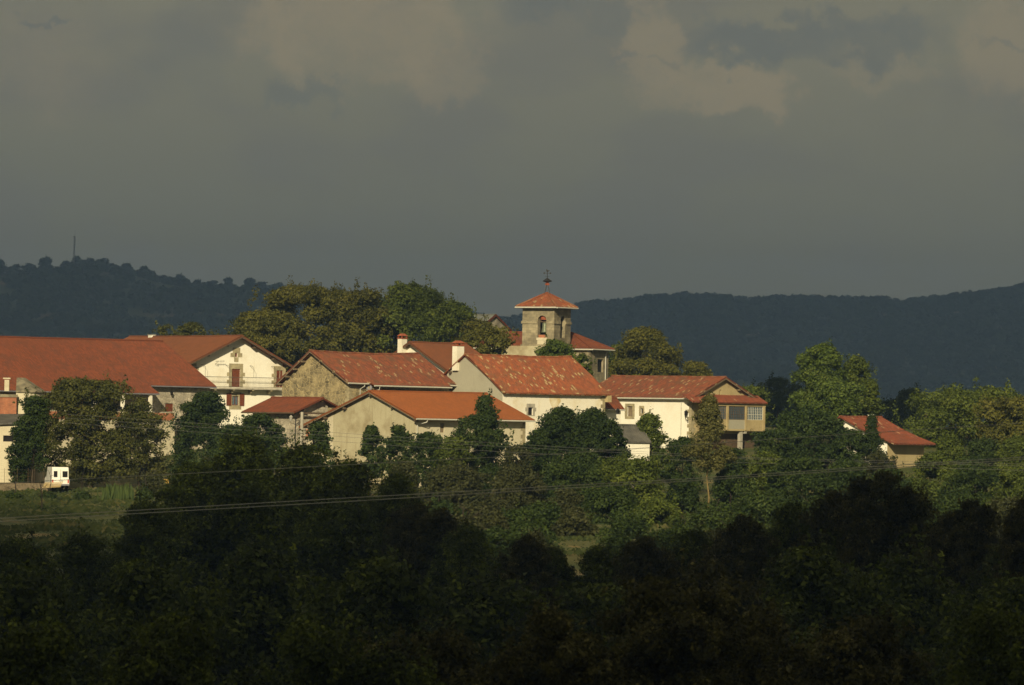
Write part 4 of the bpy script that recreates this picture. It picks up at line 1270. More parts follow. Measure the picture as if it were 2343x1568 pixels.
for i in range(len(path)):
    j = (i + 1) % len(path); m.quad(Z(big[i], zt), Z(big[j], zt), Z(sm[j], z2), Z(sm[i], z2)); m.quad(Z(big[i], zt - .1), Z(big[j], zt - .1), Z(big[j], zt), Z(big[i], zt))
m.poly([Z(p, z2) for p in sm]); m.poly([Z(p, zt - .1) for p in big])
rf = m.build('roof', mossroof, ob)
m = MB(); tp = P(16, 880, D0 + .4); m.cbox(tp + Vector((0, 0, -.1)), .5, .5, 1.2); m.cbox(P(16, 866, D0 + .4), .8, .7, .14); m.build('vent_turret', cream, rf)
m = MB(); a_ = P(-60, 948, D0 - .6); b_ = P(37, 948, D0 - .6); zt_ = P(20, 909, D0).z
m.box(Vector((a_.x, D0 - .6, -9.5)), Vector((b_.x - a_.x, 0, 0)), Vector((0, .3, 0)), up * (zt_ + 9.5)); bw_ = m.build('brick_wall', redbrick); tag(bw_, 'bare red brick wall at the left edge beside the rounded cream outbuilding', 'wall')
m = MB(); m.box(Vector((a_.x, D0 - .68, zt_)), Vector((b_.x - a_.x + .1, 0, 0)), Vector((0, .46, 0)), up * .3); m.build('coping', mossroof, bw_)
D1 = 590
F = gable_house('left_shed', 'cream rendered shed with a flat grey roof cut off by the left edge', 'shed', 'R', 40, D1, (46, 962), (90, 951), (130, 962), -170,
                cream, darkroof, oh=.25, ov=.2, sag=0, seed=47, wave=.01, gable_open=[(46, 996, 60, 1006)], front_open=[(20, 1000, 34, 1014)]) if False else None
a_ = P(-80, 975, D1); b_ = P(57, 975, D1); zt_ = P(30, 972, D1).z
ls = thing('left_shed', 'cream rendered shed with a low grey roof cut off by the left edge', 'shed', (b_.x - 2, D1 + 1, -9))
m = MB()
wall_face(m, Vector((a_.x, D1, 0)), Vector((1, 0, 0)), 0, b_.x - a_.x, -10, [(0, zt_ - .2), (b_.x - a_.x, zt_ + .2)], [(P(26, 0, D1).x - a_.x, P(50, 0, D1).x - a_.x, P(40, 1011, D1).z, P(40, 997, D1).z)], Vector((0, 1, 0)))
m.quad(Vector((b_.x, D1, -10)), Vector((b_.x, D1 + 4, -10)), Vector((b_.x, D1 + 4, zt_ + .9)), Vector((b_.x, D1, zt_ + .2)))
m.quad(Vector((a_.x, D1 + 4, -10)), Vector((b_.x, D1 + 4, -10)), Vector((b_.x, D1 + 4, zt_ + .9)), Vector((a_.x, D1 + 4, zt_ + .5)))
m.build('wall', cream, ls)
m = MB(); m.box(Vector((P(26, 0, D1).x, D1 + .2, P(40, 1011, D1).z)), Vector((24 * K * D1, 0, 0)), Vector((0, .05, 0)), up * .7); m.build('window', dark, ls)
m = MB(); x2 = P(44, 955, D1).x
for i in range(1):
    p = [Vector((a_.x, D1 - .4, zt_ - .25)), Vector((x2 + .2, D1 - .4, zt_ + .1)), Vector((x2 + .8, D1 + 4.2, zt_ + 1.05)), Vector((a_.x, D1 + 4.2, zt_ + .95))]
    m.poly([q + up * .12 for q in p]); m.poly(p[::-1])
    for k in range(4): m.quad(p[k], p[(k + 1) % 4], p[(k + 1) % 4] + up * .12, p[k] + up * .12)
m.build('roof', darkroof, ls)

# ------------------------------------------------------------------ fence by the van
fn = thing('wire_fence', 'low wire fence on thin posts between the cream shed and the van', 'fence', P(60, 1105, 586))
for px in (10, 39.5, 64, 78, 100):
    p = P(px, 1106, 586); m = MB(); m.tube([p - up * .6, p + up * 1.6], .02, 6); m.build('fence_post', timber, fn)
m = MB()
for k in range(5):
    a_, b_ = P(-20, 1104 - k * 7.5, 586), P(104, 1106 - k * 7.5, 586); m.tube([a_, b_], .006, 4)
m.build('fence_wire', timber, fn)
m = MB(); a_ = P(-40, 1108, 585); b_ = P(118, 1118, 585)
m.box(Vector((a_.x, 585, -11)), Vector((b_.x - a_.x, 0, 0)), Vector((0, .5, 0)), up * (a_.z + 11 + .2)); tag(m.build('low_wall', greybark), 'low earthen retaining wall under the wire fence near the van', 'wall')

# ------------------------------------------------------------------ the white van
VD = 585; vb = P(138, 1119, VD); vs = K * VD
van = thing('white_van', 'white van parked tail-on under the walnut tree at the left', 'van', (vb.x, VD, vb.z))
va_ = R(24)      # heading: nose points away and to the right
fx = Vector((math.cos(va_ * .6), -math.sin(va_ * .6) * 0 + math.sin(R(14)), 0)).normalized(); fy = Vector((-fx.y, fx.x, 0))
w_ = 39 * vs; w_ = 1.86; hl = 50 * vs * 1.0; ln = 4.6
# profile across the side (distance from tail, height)
o = Vector((vb.x, VD, vb.z)) - fx * w_ / 2
prof = [(0, .35), (0, .95), (.08, 1.15), (.18, 2.1), (.35, 2.28), (3.3, 2.28), (3.9, 1.35), (4.55, 1.05), (4.6, .4)]
m = MB()
lft = [o + fy * p[0] + up * p[1] for p in prof]; rgt = [q + fx * w_ for q in lft]
ins = [o + fy * p[0] + fx * (.07 if p[1] > 1.1 else 0) + up * p[1] for p in prof]; inr = [o + fy * p[0] + fx * (w_ - (.07 if p[1] > 1.1 else 0)) + up * p[1] for p in prof]
m.poly(ins); m.poly(inr[::-1])
for i in range(len(prof)): j = (i + 1) % len(prof); m.quad(ins[i], inr[i], inr[j], ins[j])
m.build('body', vanpaint, van)


def vpt(a_, b_, h_): return o + fx * a_ + fy * b_ + up * h_


for a0_, a1_ in ((.22, .60), (1.15, 1.68)):
    m = MB(); m.box(vpt(a0_, .04, 1.25), fx * (a1_ - a0_), fy * .06 + up * 0, up * .62 + fy * .06); m.build('rear_window', dark, van)
m = MB(); m.box(vpt(.78, -.03, .78), fx * .42, fy * .03, up * .14); m.build('licence_plate', plate_m, van)
m = MB(); m.box(vpt(.86, -.05, .93), fx * .28, fy * .04, up * .04); m.build('plate_lamp', rubber, van)
for a0_ in (.04, w_ - .18):
    m = MB(); m.box(vpt(a0_, -.025, .62), fx * .13, fy * .03, up * .36); m.build('tail_light', redlens, van)
m = MB(); m.box(vpt(.0, -.08, .36), fx * w_, fy * .12, up * .18); m.build('bumper', steel, van)
m = MB(); m.box(vpt(.92, -.01, .56), fx * .02, fy * .01, up * 1.5); m.build('door_seam', rubber, van)
for b0_, b1_ in ((.5, 1.7), (1.85, 2.8)):
    m = MB(); m.box(vpt(w_ - .10, b0_, 1.3), fx * .05, fy * (b1_ - b0_), up * .6); m.build('side_window', dark, van)
for b_ in (.85, 3.75):
    for a_ in (.12, w_ - .12):
        m = MB(); cpt = vpt(a_, b_, .32); m.tube([cpt - fx * .1, cpt + fx * .1], .32, 14); wh = m.build('wheel', rubber, van)
        m = MB(); m.tube([cpt - fx * .11, cpt + fx * .11], .17, 10); m.build('rim', steel, wh)

# planks and rubble beside the van
m = MB(); p0 = P(97, 1112, 583)
for k in range(5): m.box(p0 + Vector((k * .05, k * .12, .12 * k - .2)), Vector((1.9, -.1, .12)), Vector((0, .3, 0)), up * .07)
tag(m.build('plank_pile', plain('raw_wood', A(.50, .38, .18))), 'small pile of pale boards lying on the ground left of the van', 'timber')
t_ = P(375, 1103, 588)
m = MB(); pts = [t_ + Vector(q) for q in ((-.5, 0, 0), (.5, -.1, 0), (.4, .5, .25), (-.2, .5, .35))]
m.poly(pts); m.poly([p - up * .25 for p in pts][::-1])
for k in range(4): m.quad(pts[k] - up * .25, pts[(k + 1) % 4] - up * .25, pts[(k + 1) % 4], pts[k])
tag(m.build('yellow_tarp', plain('yellow_tarp', A(.55, .36, .08))), 'yellow tarpaulin heap between the walnut tree and the dark round tree', 'tarpaulin')

# ------------------------------------------------------------------ utility pole, lamp, wires
pp = P(691, 1050, 578); ptop = P(691, 943, 578)
pole = thing('utility_pole', 'pale concrete utility pole standing before the low red-roofed shed', 'pole', (pp.x, 578, ground(pp.x, 578)))
m = MB(); m.tube([Vector((pp.x - .12, 578, ground(pp.x, 578) - .5)), Vector((ptop.x, 578, ptop.z))], [.24, .15], 8); m.build('pole_shaft', concrete, pole)
m = MB(); q = P(691, 1000, 577.8); m.box(q + Vector((-.1, -.1, 0)), Vector((2.4, 0, 0)), Vector((0, .12, 0)), up * .1)
m.build('crossarm', timber, pole)
m = MB(); q = P(704, 990, 577.8); m.cbox(q, .38, .3, .7); m.build('fuse_box', redbrick, pole)
lp = P(676, 965, 600)
lt = thing('street_lamp', 'ornate dark street lamp beside the low red-roofed shed', 'street lamp', (lp.x, 600, ground(lp.x, 600)))
m = MB(); m.tube([Vector((lp.x, 600, ground(lp.x, 600) - .3)), lp + up * .4], [.07, .05], 6); m.build('lamp_post', iron, lt)
m = MB(); m.tube([lp - up * .3, lp + Vector((-.5, 0, -.15)), lp + Vector((-.5, 0, .1))], .03, 5)
m.tube([lp - up * .3, lp + Vector((.35, 0, -.1)), lp + Vector((.35, 0, -.35)), lp + Vector((.1, 0, -.4))], .045, 5); m.tube([lp + up * .1, lp + Vector((.4, 0, .15)), lp + Vector((.42, 0, -.5))], .04, 5)
m.build('bracket', iron, lt)
for dx in (-.5,):
    m = MB(); m.lathe(lp + Vector((dx, 0, .05)), [(.02, 0), (.1, .03), (.2, .42), (.23, .45), (.05, .62), (.01, .66)], 8); m.build('lamp_head', plain('frosted_glass', A(.35, .34, .3), .4), lt)


def wire(name, label, pts, D, r_, mat, group, sagz=0):
    m = MB(); P3 = [P(x, y, D) for x, y in pts]; out = []
    for a_, b_ in zip(P3, P3[1:]):
        for k in range(12): out.append(a_.lerp(b_, k / 12))
    out.append(P3[-1]); m.tube(out, r_, 5)
    tag(m.build(name, mat), label, 'cable', group)


GW = 'overhead cables crossing the valley'
wire('overhead_cable', 'topmost thin cable rising to the right across the dark trees', [(-150, 1112), (0, 1106), (206, 1095), (514, 1079), (786, 1064), (1232, 1041), (1512, 1023), (1875, 998), (2500, 958)], 240, .013, cable_m, GW)
wire('overhead_cable', 'upper cable of the close pair crossing the dark foreground trees', [(-150, 1193), (0, 1186), (786, 1140), (1268, 1113), (1572, 1096), (1984, 1069), (2500, 1036)], 230, .017, cable_m, GW)
wire('overhead_cable', 'lower cable of the close pair crossing the dark foreground trees', [(-150, 1200), (0, 1193), (786, 1148), (1268, 1119), (1572, 1101), (1984, 1074), (2500, 1041)], 233, .017, cable_m, GW)
GV = 'village service wires'
for (ys_, lb) in (((948, 985, 1002, 1024, 1047, 1054, 1063), 'highest of the three faint service wires passing the concrete pole'),
                  ((957, 993, 1010, 1030, 1050, 1058, 1068), 'middle one of the three faint service wires passing the concrete pole'),
                  ((968, 1005, 1022, 1042, 1059, 1067, 1078), 'lowest of the three faint service wires passing the concrete pole')):
    xs_ = (150, 691, 937, 1300, 1700, 1997, 2400)
    wire('service_wire', lb, list(zip(xs_, ys_)), 548, .012, cable_d, GV)

# ------------------------------------------------------------------ hills
def outline(pts):
    xs_, ys_ = zip(*pts)
    return lambda x: float(np.interp(x, xs_, ys_))


LH = outline([(-700, 560), (-300, 600), (0, 612), (60, 614), (130, 615), (170, 603), (230, 602), (290, 610), (330, 618), (370, 632), (410, 638), (450, 648), (500, 645), (545, 660), (600, 655), (640, 657), (690, 663), (740, 672), (800, 676), (900, 690), (1000, 704), (1058, 713), (1120, 726), (1300, 760), (1700, 840), (2600, 900)])
RH = outline([(-700, 950), (300, 900), (800, 810), (1000, 760), (1143, 733), (1193, 721), (1307, 699), (1400, 690), (1500, 680), (1580, 673), (1640, 678), (1722, 682), (1828, 679), (1900, 683), (2007, 684), (2060, 688), (2161, 679), (2229, 666), (2272, 666), (2340, 652), (2500, 640), (3000, 660)])


def hill(name, fn, D, depth, base, seed, label):
    n, mm = 150, 26; vs_ = []; rows = []
    for i in range(n + 1):
        x = -700 + 3700 * i / n
        top = P(x, fn(x), D); row = []
        for j in range(mm + 1):
            t = j / mm
            if t <= .8:
                q = t / .8; z = base + (top.z - base) * (q ** 1.15); y = D - depth * (1 - q)
            else:
                q = (t - .8) / .2; z = top.z - (top.z - base) * q; y = D + depth * .5 * q
            bump_ = 1 - abs(2 * min(t / .8, 1) - 1) if t < .8 else 0
            z += bump_ * 14 * mnoise.noise(Vector((top.x / 170, y / 260, seed)))
            row.append((top.x * (y / D) * .2 + top.x * .8, y, z))
        rows.append(row); vs_ += row
    fs = [(i * (mm + 1) + j, (i + 1) * (mm + 1) + j, (i + 1) * (mm + 1) + j + 1, i * (mm + 1) + j + 1) for i in range(n) for j in range(mm)]
    me = bpy.data.meshes.new(name); me.from_pydata(vs_, [], fs); me.polygons.foreach_set('use_smooth', [True] * len(me.polygons))
    m_, t, bs, _ = newmat(name + '_ground')
    tc = t.n('ShaderNodeTexCoord').outputs['Object']
    col = t.mix(t.rng(t.noise(tc, .012, 5), .52, .66), A(.035, .05, .018), A(.16, .105, .05))
    t.l(col, bs.inputs['Base Color']); me.materials.append(m_)
    o_ = bpy.data.objects.new(name, me); COL.objects.link(o_); tag(o_, label, None, None, 'structure')
    return rows


rowsL = hill('hill', LH, 5400, 1300, -50, 1, 'wooded hill ridge behind the village at the left')
rowsR = hill('hill', RH, 6400, 1900, -50, 9, 'long dark wooded hill behind the village at the right')


def forest(rows, count, seed, size, label, xlim, skip=None):
    """one wood read as a mass: thousands of rounded leafy crowns"""
    rng = np.random.default_rng(seed); A_ = np.array(rows)    # (n, m, 3)
    n, mm, _ = A_.shape; ii = rng.uniform(0, n - 1.001, count * 3); jj = rng.uniform(mm * .22, mm * .80, count * 3)
    i0, j0 = ii.astype(int), jj.astype(int); fi, fj = (ii - i0)[:, None], (jj - j0)[:, None]
    p = (A_[i0, j0] * (1 - fi) + A_[i0 + 1, j0] * fi) * (1 - fj) + (A_[i0, j0 + 1] * (1 - fi) + A_[i0 + 1, j0 + 1] * fi) * fj
    ok = np.abs(p[:, 0] / p[:, 1]) < xlim; 
    clr = np.array([mnoise.noise(Vector((q[0] / 90, q[1] / 120, seed))) for q in p[:]])
    if skip: ok &= clr < skip
    p = p[ok][:count]
    C_, N_, S_, T_ = [], [], [], []
    k = 26
    for q in p:
        r_ = size * rng.uniform(.6, 1.2)
        d = rng.normal(size=(k, 3)); d[:, 2] = np.abs(d[:, 2]) * 1.1 - .2; d /= np.linalg.norm(d, axis=1, keepdims=True)
        C_.append(q + np.array([0, 0, r_ * .3]) + d * r_ * np.array([1, 1, .85]) * rng.uniform(.75, 1.08, (k, 1)))
        nn = d + rng.normal(size=(k, 3)) * .35; N_.append(nn / np.linalg.norm(nn, axis=1, keepdims=True))
        S_.append(r_ * rng.uniform(.5, 1.0, k)); T_.append(np.full(k, rng.uniform(.05, .75)) + rng.uniform(-.1, .1, k))
    me = leaf_mesh('forest', np.concatenate(C_), np.concatenate(N_), np.concatenate(S_), np.concatenate(T_), L_shade, .85, rng)
    o_ = bpy.data.objects.new('forest', me); COL.objects.link(o_); tag(o_, label, 'forest', None, 'stuff')


forest(rowsL, 6500, 3, 6.5, 'dark wood covering the left hill', .112, .45)
forest(rowsR, 9000, 5, 7.5, 'dark wood covering the long right hill', .112)

RT = [(2, 597, 14, 'at the left edge of the picture'), (36, 606, 13, 'second from the left edge'), (66, 603, 14, 'a low wide one left of the big round one'),
      (106, 590, 18, 'the big round one standing clear left of the mast'), (150, 598, 15, 'leaning up against the mast tree'), (176, 588, 15, 'just right of the mast foot'),
      (205, 593, 14, 'right of the mast'), (235, 592, 17, 'broad one on the hill crest'), (290, 603, 17, 'first on the falling crest'), (330, 611, 16, 'second on the falling crest'),
      (410, 628, 14, 'small one above the saddle'), (450, 640, 13, 'left of the bare field'), (523, 636, 15, 'left one of the pair with a gap of sky'),
      (570, 638, 17, 'right one of the pair with a gap of sky'), (600, 646, 14, 'low one beside the gap pair'), (640, 649, 16, 'above the walnut crowns'), (690, 656, 15, 'just left of the walnut tops'), (775, 660, 14, 'peeping over the walnut tops')]
for x, y, hw, lb in RT:
    tree(x, y, hw, LH(x) + 14, 5385, 'egg', L_shade, 'hazy tree on the left ridge, ' + lb, leaf=2.6, dens=1.0, name='ridge_tree', group='trees along the left ridge', lobe=2.8, limbs=3)
    o_ = S.collection.objects[-1]
for o_ in [o for o in COL.objects if o.name.startswith('ridge_tree')]:
    # stand them on the ridge instead of the valley floor
    pass

mb_ = P(170, 596, 5370)
mast = thing('radio_mast', 'thin grey lattice radio mast on the left hill', 'mast', (mb_.x, 5370, P(170, 610, 5370).z))
m = MB(); top_ = P(171, 541, 5370); b0_ = P(168, 612, 5370)
for dx, dy in ((-1, -1), (1, -1), (0, 1)):
    m.tube([b0_ + Vector((dx * .7, dy * .7, 0)), top_ + Vector((dx * .6, dy * .6, 0))], .24, 4)
for k in range(14):
    t = k / 14; q = b0_.lerp(top_, t); q2 = b0_.lerp(top_, (k + 1) / 14); w__ = .65 - .2 * t
    m.tube([q + Vector((-w__, -w__, 0)), q2 + Vector((w__, -w__, 0))], .16, 3); m.tube([q + Vector((w__, -w__, 0)), q2 + Vector((0, w__, 0))], .1, 3)
m.build('lattice', steel, mast)
m = MB(); m.tube([top_, P(172, 528, 5370)], [.2, .12], 4); m.build('aerial', steel, mast)
m = MB(); m.cbox(top_ - Vector((.8, 0, .5)), 1.3, 1.3, .9); m.build('platform', steel, mast)

# ------------------------------------------------------------------ village trees
G1 = 'walnut trees behind the village roofs'
tree(700, 657, 135, 850, 705, 'round', L_olive, 'broad olive walnut crown rising behind the stone barn', name='walnut_tree', group=G1, rough=.10)
tree(610, 715, 75, 840, 700, 'round', L_olive, 'lower left shoulder walnut beside the white gable', name='walnut_tree', group=G1, rough=.12)
tree(940, 655, 125, 830, 705, 'dome', L_green, 'broad greener walnut crown right of the olive one', name='walnut_tree', group=G1, rough=.08)
tree(820, 664, 85, 830, 704, 'round', L_olive, 'walnut crown filling the middle between the two broad ones', name='walnut_tree', group=G1, rough=.10)
tree(1085, 732, 60, 840, 702, 'round', L_olive, 'smaller walnut in front of the distant grey-roofed house', name='walnut_tree', group=G1, rough=.12)
tree(1124, 746, 50, 815, 658, 'round', L_olive, 'small walnut covering the left end of the church roof', name='walnut_tree', group=G1, rough=.12)
tree(1030, 690, 60, 830, 703, 'round', L_green, 'walnut between the broad green crown and the smaller one', name='walnut_tree', group=G1, rough=.12)
tree(440, 738, 72, 800, 700, 'dome', L_sparse, 'thin low treetop showing over the white farmhouse ridge', name='low_tree', group=None, rough=.3, gappy=.45, dens=.55, lobe=.7)
tree(370, 742, 26, 800, 702, 'round', L_sparse, 'thin leafy sprig at the left end of the low treetop', name='low_tree', rough=.3, gappy=.5, dens=.5, lobe=.6)
tree(548, 720, 30, 800, 701, 'round', L_sparse, 'thin branchy sapling just left of the walnut shoulder', name='low_tree', rough=.3, gappy=.5, dens=.5, lobe=.6)
tree(1272, 779, 52, 870, 640, 'round', L_bright, 'bushy green tree at the foot of the church tower', rough=.12, leaf=.23)
tree(1330, 812, 30, 880, 636, 'round', L_green, 'small tree against the church nave wall', rough=.15, leaf=.23)
tree(1475, 750, 92, 890, 700, 'dome', L_olive, 'wide olive tree right of the church behind the gallery house', rough=.14)
tree(1590, 828, 42, 890, 700, 'round', L_olive, 'low olive bush peeping over the gallery house ridge', rough=.2, name='bush', cat='bush')
tree(1415, 790, 38, 880, 705, 'round', L_green, 'narrow green tree touching the church corner', rough=.2)
tree(1718, 885, 42, 990, 672, 'round', L_green, 'light green tree behind the right end of the gallery house', rough=.18)
tree(1878, 789, 70, 965, 648, 'egg', L_bright, 'tall bright green tree, highest at the right', rough=.15, leaf=.29)
tree(1905, 868, 75, 975, 643, 'round', L_bright, 'lower bright bough mass below the tall green tree', rough=.12, leaf=.29)
tree(1955, 815, 48, 965, 652, 'egg', L_green, 'pointed green tree behind the right shoulder of the tall bright one', rough=.12)
tree(1990, 868, 32, 965, 650, 'egg', L_green, 'narrow green tree at the right of the bright group', rough=.12)
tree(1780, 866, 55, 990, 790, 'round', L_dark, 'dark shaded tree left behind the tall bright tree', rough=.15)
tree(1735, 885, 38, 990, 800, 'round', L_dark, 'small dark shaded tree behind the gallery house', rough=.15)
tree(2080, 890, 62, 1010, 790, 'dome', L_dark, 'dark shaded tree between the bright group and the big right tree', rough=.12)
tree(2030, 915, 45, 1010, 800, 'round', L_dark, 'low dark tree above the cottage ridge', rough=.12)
tree(2212, 889, 138, 1030, 658, 'round', L_green, 'huge rounded green tree right of the red-roofed cottage', rough=.08, leaf=.28)
tree(2325, 905, 95, 1050, 640, 'round', L_olive, 'big olive-green tree at the right edge', rough=.08, leaf=.28)
tree(2118, 960, 36, 1060, 652, 'round', L_green, 'small green tree tucked between cottage roof and huge tree', rough=.15)
# trees in front of the houses
tree(205, 868, 132, 1095, 592, 'round', L_sparse, 'large thin-leaved walnut with bare grey limbs above the van', name='walnut_tree', rough=.13, dens=.75, gappy=.0, lobe=.95, leaf=.24, trunk=.32, limbs=16, barkm=greybark)
tree(320, 940, 75, 1100, 590, 'round', L_sparse, 'straggly brownish tree right of the van walnut', rough=.2, dens=.6, gappy=.15, lobe=.8, leaf=.24, limbs=10)
tree(75, 905, 46, 1075, 589, 'column', L_mid, 'narrow dark green tree left of the van walnut', rough=.2, leaf=.235)
tree(45, 960, 26, 1080, 588, 'round', L_dark, 'low dark shrub by the cream shed wall', rough=.2, leaf=.25, name='shrub', cat='shrub')
tree(465, 897, 82, 1110, 588, 'egg', L_dark, 'dense dark round-topped tree beside the white farmhouse', rough=.07, leaf=.235)
tree(590, 950, 72, 1100, 580, 'round', L_mid, 'mid-green tree below the low red-roofed shed', rough=.15, leaf=.235)
tree(530, 975, 50, 1100, 578, 'round', L_mid, 'green tree filling in right of the dense dark one', rough=.15, leaf=.235)
tree(728, 965, 42, 1080, 566, 'egg', L_mid, 'leafy sapling just right of the concrete pole', rough=.25, leaf=.23)
tree(850, 972, 36, 1090, 562, 'egg', L_mid, 'slim young tree before the beige gable, left one', rough=.32, leaf=.25)
tree(910, 975, 40, 1090, 561, 'egg', L_mid, 'slim young tree before the beige gable, right one', rough=.32, leaf=.25)
tree(975, 990, 42, 1110, 560, 'round', L_mid, 'green shrubby tree under the orange roof eave', rough=.2, leaf=.23)
tree(1108, 903, 34, 1120, 564, 'egg', L_mid, 'tall spire-shaped tree overlapping the orange roof', rough=.22, leaf=.23, lobe=.75)
tree(1098, 950, 60, 1120, 563, 'round', L_mid, 'lower skirt tree under the tall spire-shaped one', rough=.18, leaf=.23)
tree(1030, 1000, 42, 1110, 560, 'round', L_green, 'light green tree before the cream wall', rough=.2, leaf=.23)
tree(1180, 1020, 40, 1130, 556, 'round', L_brown, 'small dull tree under the right end of the orange roof', rough=.2, leaf=.23)
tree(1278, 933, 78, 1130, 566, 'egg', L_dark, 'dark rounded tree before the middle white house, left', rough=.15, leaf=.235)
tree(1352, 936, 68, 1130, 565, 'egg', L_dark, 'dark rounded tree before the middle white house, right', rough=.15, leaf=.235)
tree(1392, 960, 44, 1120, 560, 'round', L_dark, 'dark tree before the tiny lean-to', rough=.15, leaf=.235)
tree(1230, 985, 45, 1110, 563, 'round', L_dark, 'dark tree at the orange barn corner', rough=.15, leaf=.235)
tree(1482, 946, 46, 1060, 596, 'dome', L_green, 'ivy-like rounded shrub against the gallery house wall', rough=.15, leaf=.25, name='shrub', cat='shrub')
tree(1620, 908, 66, 1065, 540, 'cone', L_pale, 'pale thin conifer before the glazed gallery', rough=.2, leaf=.2, dens=.7, barkm=palebark, trunk=.10, limbs=12)
tree(1560, 1000, 48, 1120, 580, 'round', L_mid, 'green tree left of the pale conifer', rough=.2, leaf=.235)
tree(1672, 1025, 42, 1110, 588, 'round', L_dark, 'dark tree under the gallery', rough=.2, leaf=.235)
tree(1850, 938, 92, 1100, 600, 'round', L_mid, 'broad dark green tree left of the cottage', rough=.1, leaf=.28)
tree(1770, 985, 50, 1100, 596, 'round', L_mid, 'green tree right of the glazed gallery', rough=.15, leaf=.235)
tree(1992, 955, 48, 1080, 600, 'cone', L_dark, 'ragged dark sapling before the cottage roof', rough=.25, leaf=.2, dens=.7, lobe=.5)
tree(1945, 985, 40, 1090, 598, 'round', L_mid, 'mid-green tree against the cottage gable', rough=.2, leaf=.235)
tree(2010, 1035, 45, 1130, 594, 'round', L_brown, 'dull bush below the cottage', rough=.2, leaf=.235, name='bush', cat='bush')
# the belt of scrub below the village
SCR = [(920, 1055, 60, 545, L_brown, 'greyish'), (1040, 1065, 95, 535, L_brown, 'brownish'), (1180, 1070, 95, 533, L_brown, 'wide brown'), (1110, 1140, 110, 515, L_brown, 'low dull'),
       (1000, 1150, 85, 510, L_mid, 'low green'), (1320, 1035, 95, 545, L_mid, 'dense green'), (1440, 1050, 105, 538, L_green, 'big light green'), (1400, 1120, 120, 520, L_mid, 'spreading green'),
       (1500, 1140, 85, 518, L_green, 'rounded leafy'), (1560, 1090, 60, 545, L_mid, 'upright green'), (1670, 1075, 72, 542, L_mid, 'dark leafy'), (1750, 1040, 70, 552, L_green, 'reedy light green'),
       (1830, 1045, 85, 548, L_mid, 'wide green'), (1930, 1050, 75, 546, L_mid, 'dense leafy'), (2030, 1075, 75, 540, L_mid, 'rounded green'), (2130, 1040, 80, 560, L_green, 'leafy olive'),
       (2230, 1060, 85, 556, L_mid, 'wide dark'), (2325, 1060, 70, 552, L_green, 'light edge'), (1640, 1150, 90, 515, L_mid, 'low spreading'), (1760, 1130, 90, 520, L_mid, 'low dark'),
       (1880, 1135, 90, 518, L_mid, 'low leafy'), (2180, 1130, 95, 520, L_mid, 'low broad'), (2300, 1140, 80, 522, L_brown, 'low brownish'), (1290, 1120, 60, 525, L_brown, 'small brown'), (440, 1055, 75, 560, L_mid, 'leafy'), (350, 1085, 50, 565, L_brown, 'dry'),
       (1060, 1185, 110, 495, L_brown, 'dusky'), (1180, 1165, 80, 492, L_mid, 'dusky green'), (1440, 1175, 95, 490, L_mid, 'leafy green'), (1560, 1195, 90, 490, L_mid, 'low tangled'), (1700, 1190, 90, 488, L_mid, 'tangled'), (2120, 1185, 90, 492, L_mid, 'tangled dark'), (2270, 1200, 90, 490, L_brown, 'dry tangled'),
       (1130, 1212, 80, 468, L_mid, 'low'), (1225, 1218, 45, 466, L_brown, 'small low'), (1415, 1222, 55, 466, L_mid, 'low leafy'), (1520, 1215, 75, 464, L_mid, 'wide low'), (1640, 1215, 80, 462, L_brown, 'low dull'),
       (1100, 1240, 70, 446, L_mid, 'squat'), (1190, 1245, 60, 444, L_mid, 'squat leafy'), (1265, 1252, 40, 442, L_brown, 'tiny dull'), (1400, 1250, 50, 442, L_mid, 'tiny green'), (1480, 1248, 55, 440, L_mid, 'squat dark'), (960, 1190, 70, 470, L_mid, 'squat green'),
       (1245, 1150, 75, 502, L_mid, 'broad'), (1310, 1165, 62, 498, L_brown, 'broad dull'), (1195, 1192, 65, 482, L_mid, 'rounded squat'), (1130, 1180, 60, 484, L_brown, 'rounded dull'),
       (2170, 1000, 65, 612, L_green, 'upper light'), (2250, 1005, 70, 610, L_mid, 'upper dark'), (2325, 1000, 60, 608, L_green, 'upper edge'),
       (30, 1128, 48, 566, L_mid, 'low weedy'), (110, 1126, 40, 568, L_dark, 'low dark weedy'), (185, 1124, 42, 566, L_mid, 'weedy'), (330, 1118, 40, 562, L_mid, 'weedy'), (90, 1165, 55, 545, L_mid, 'flat')]
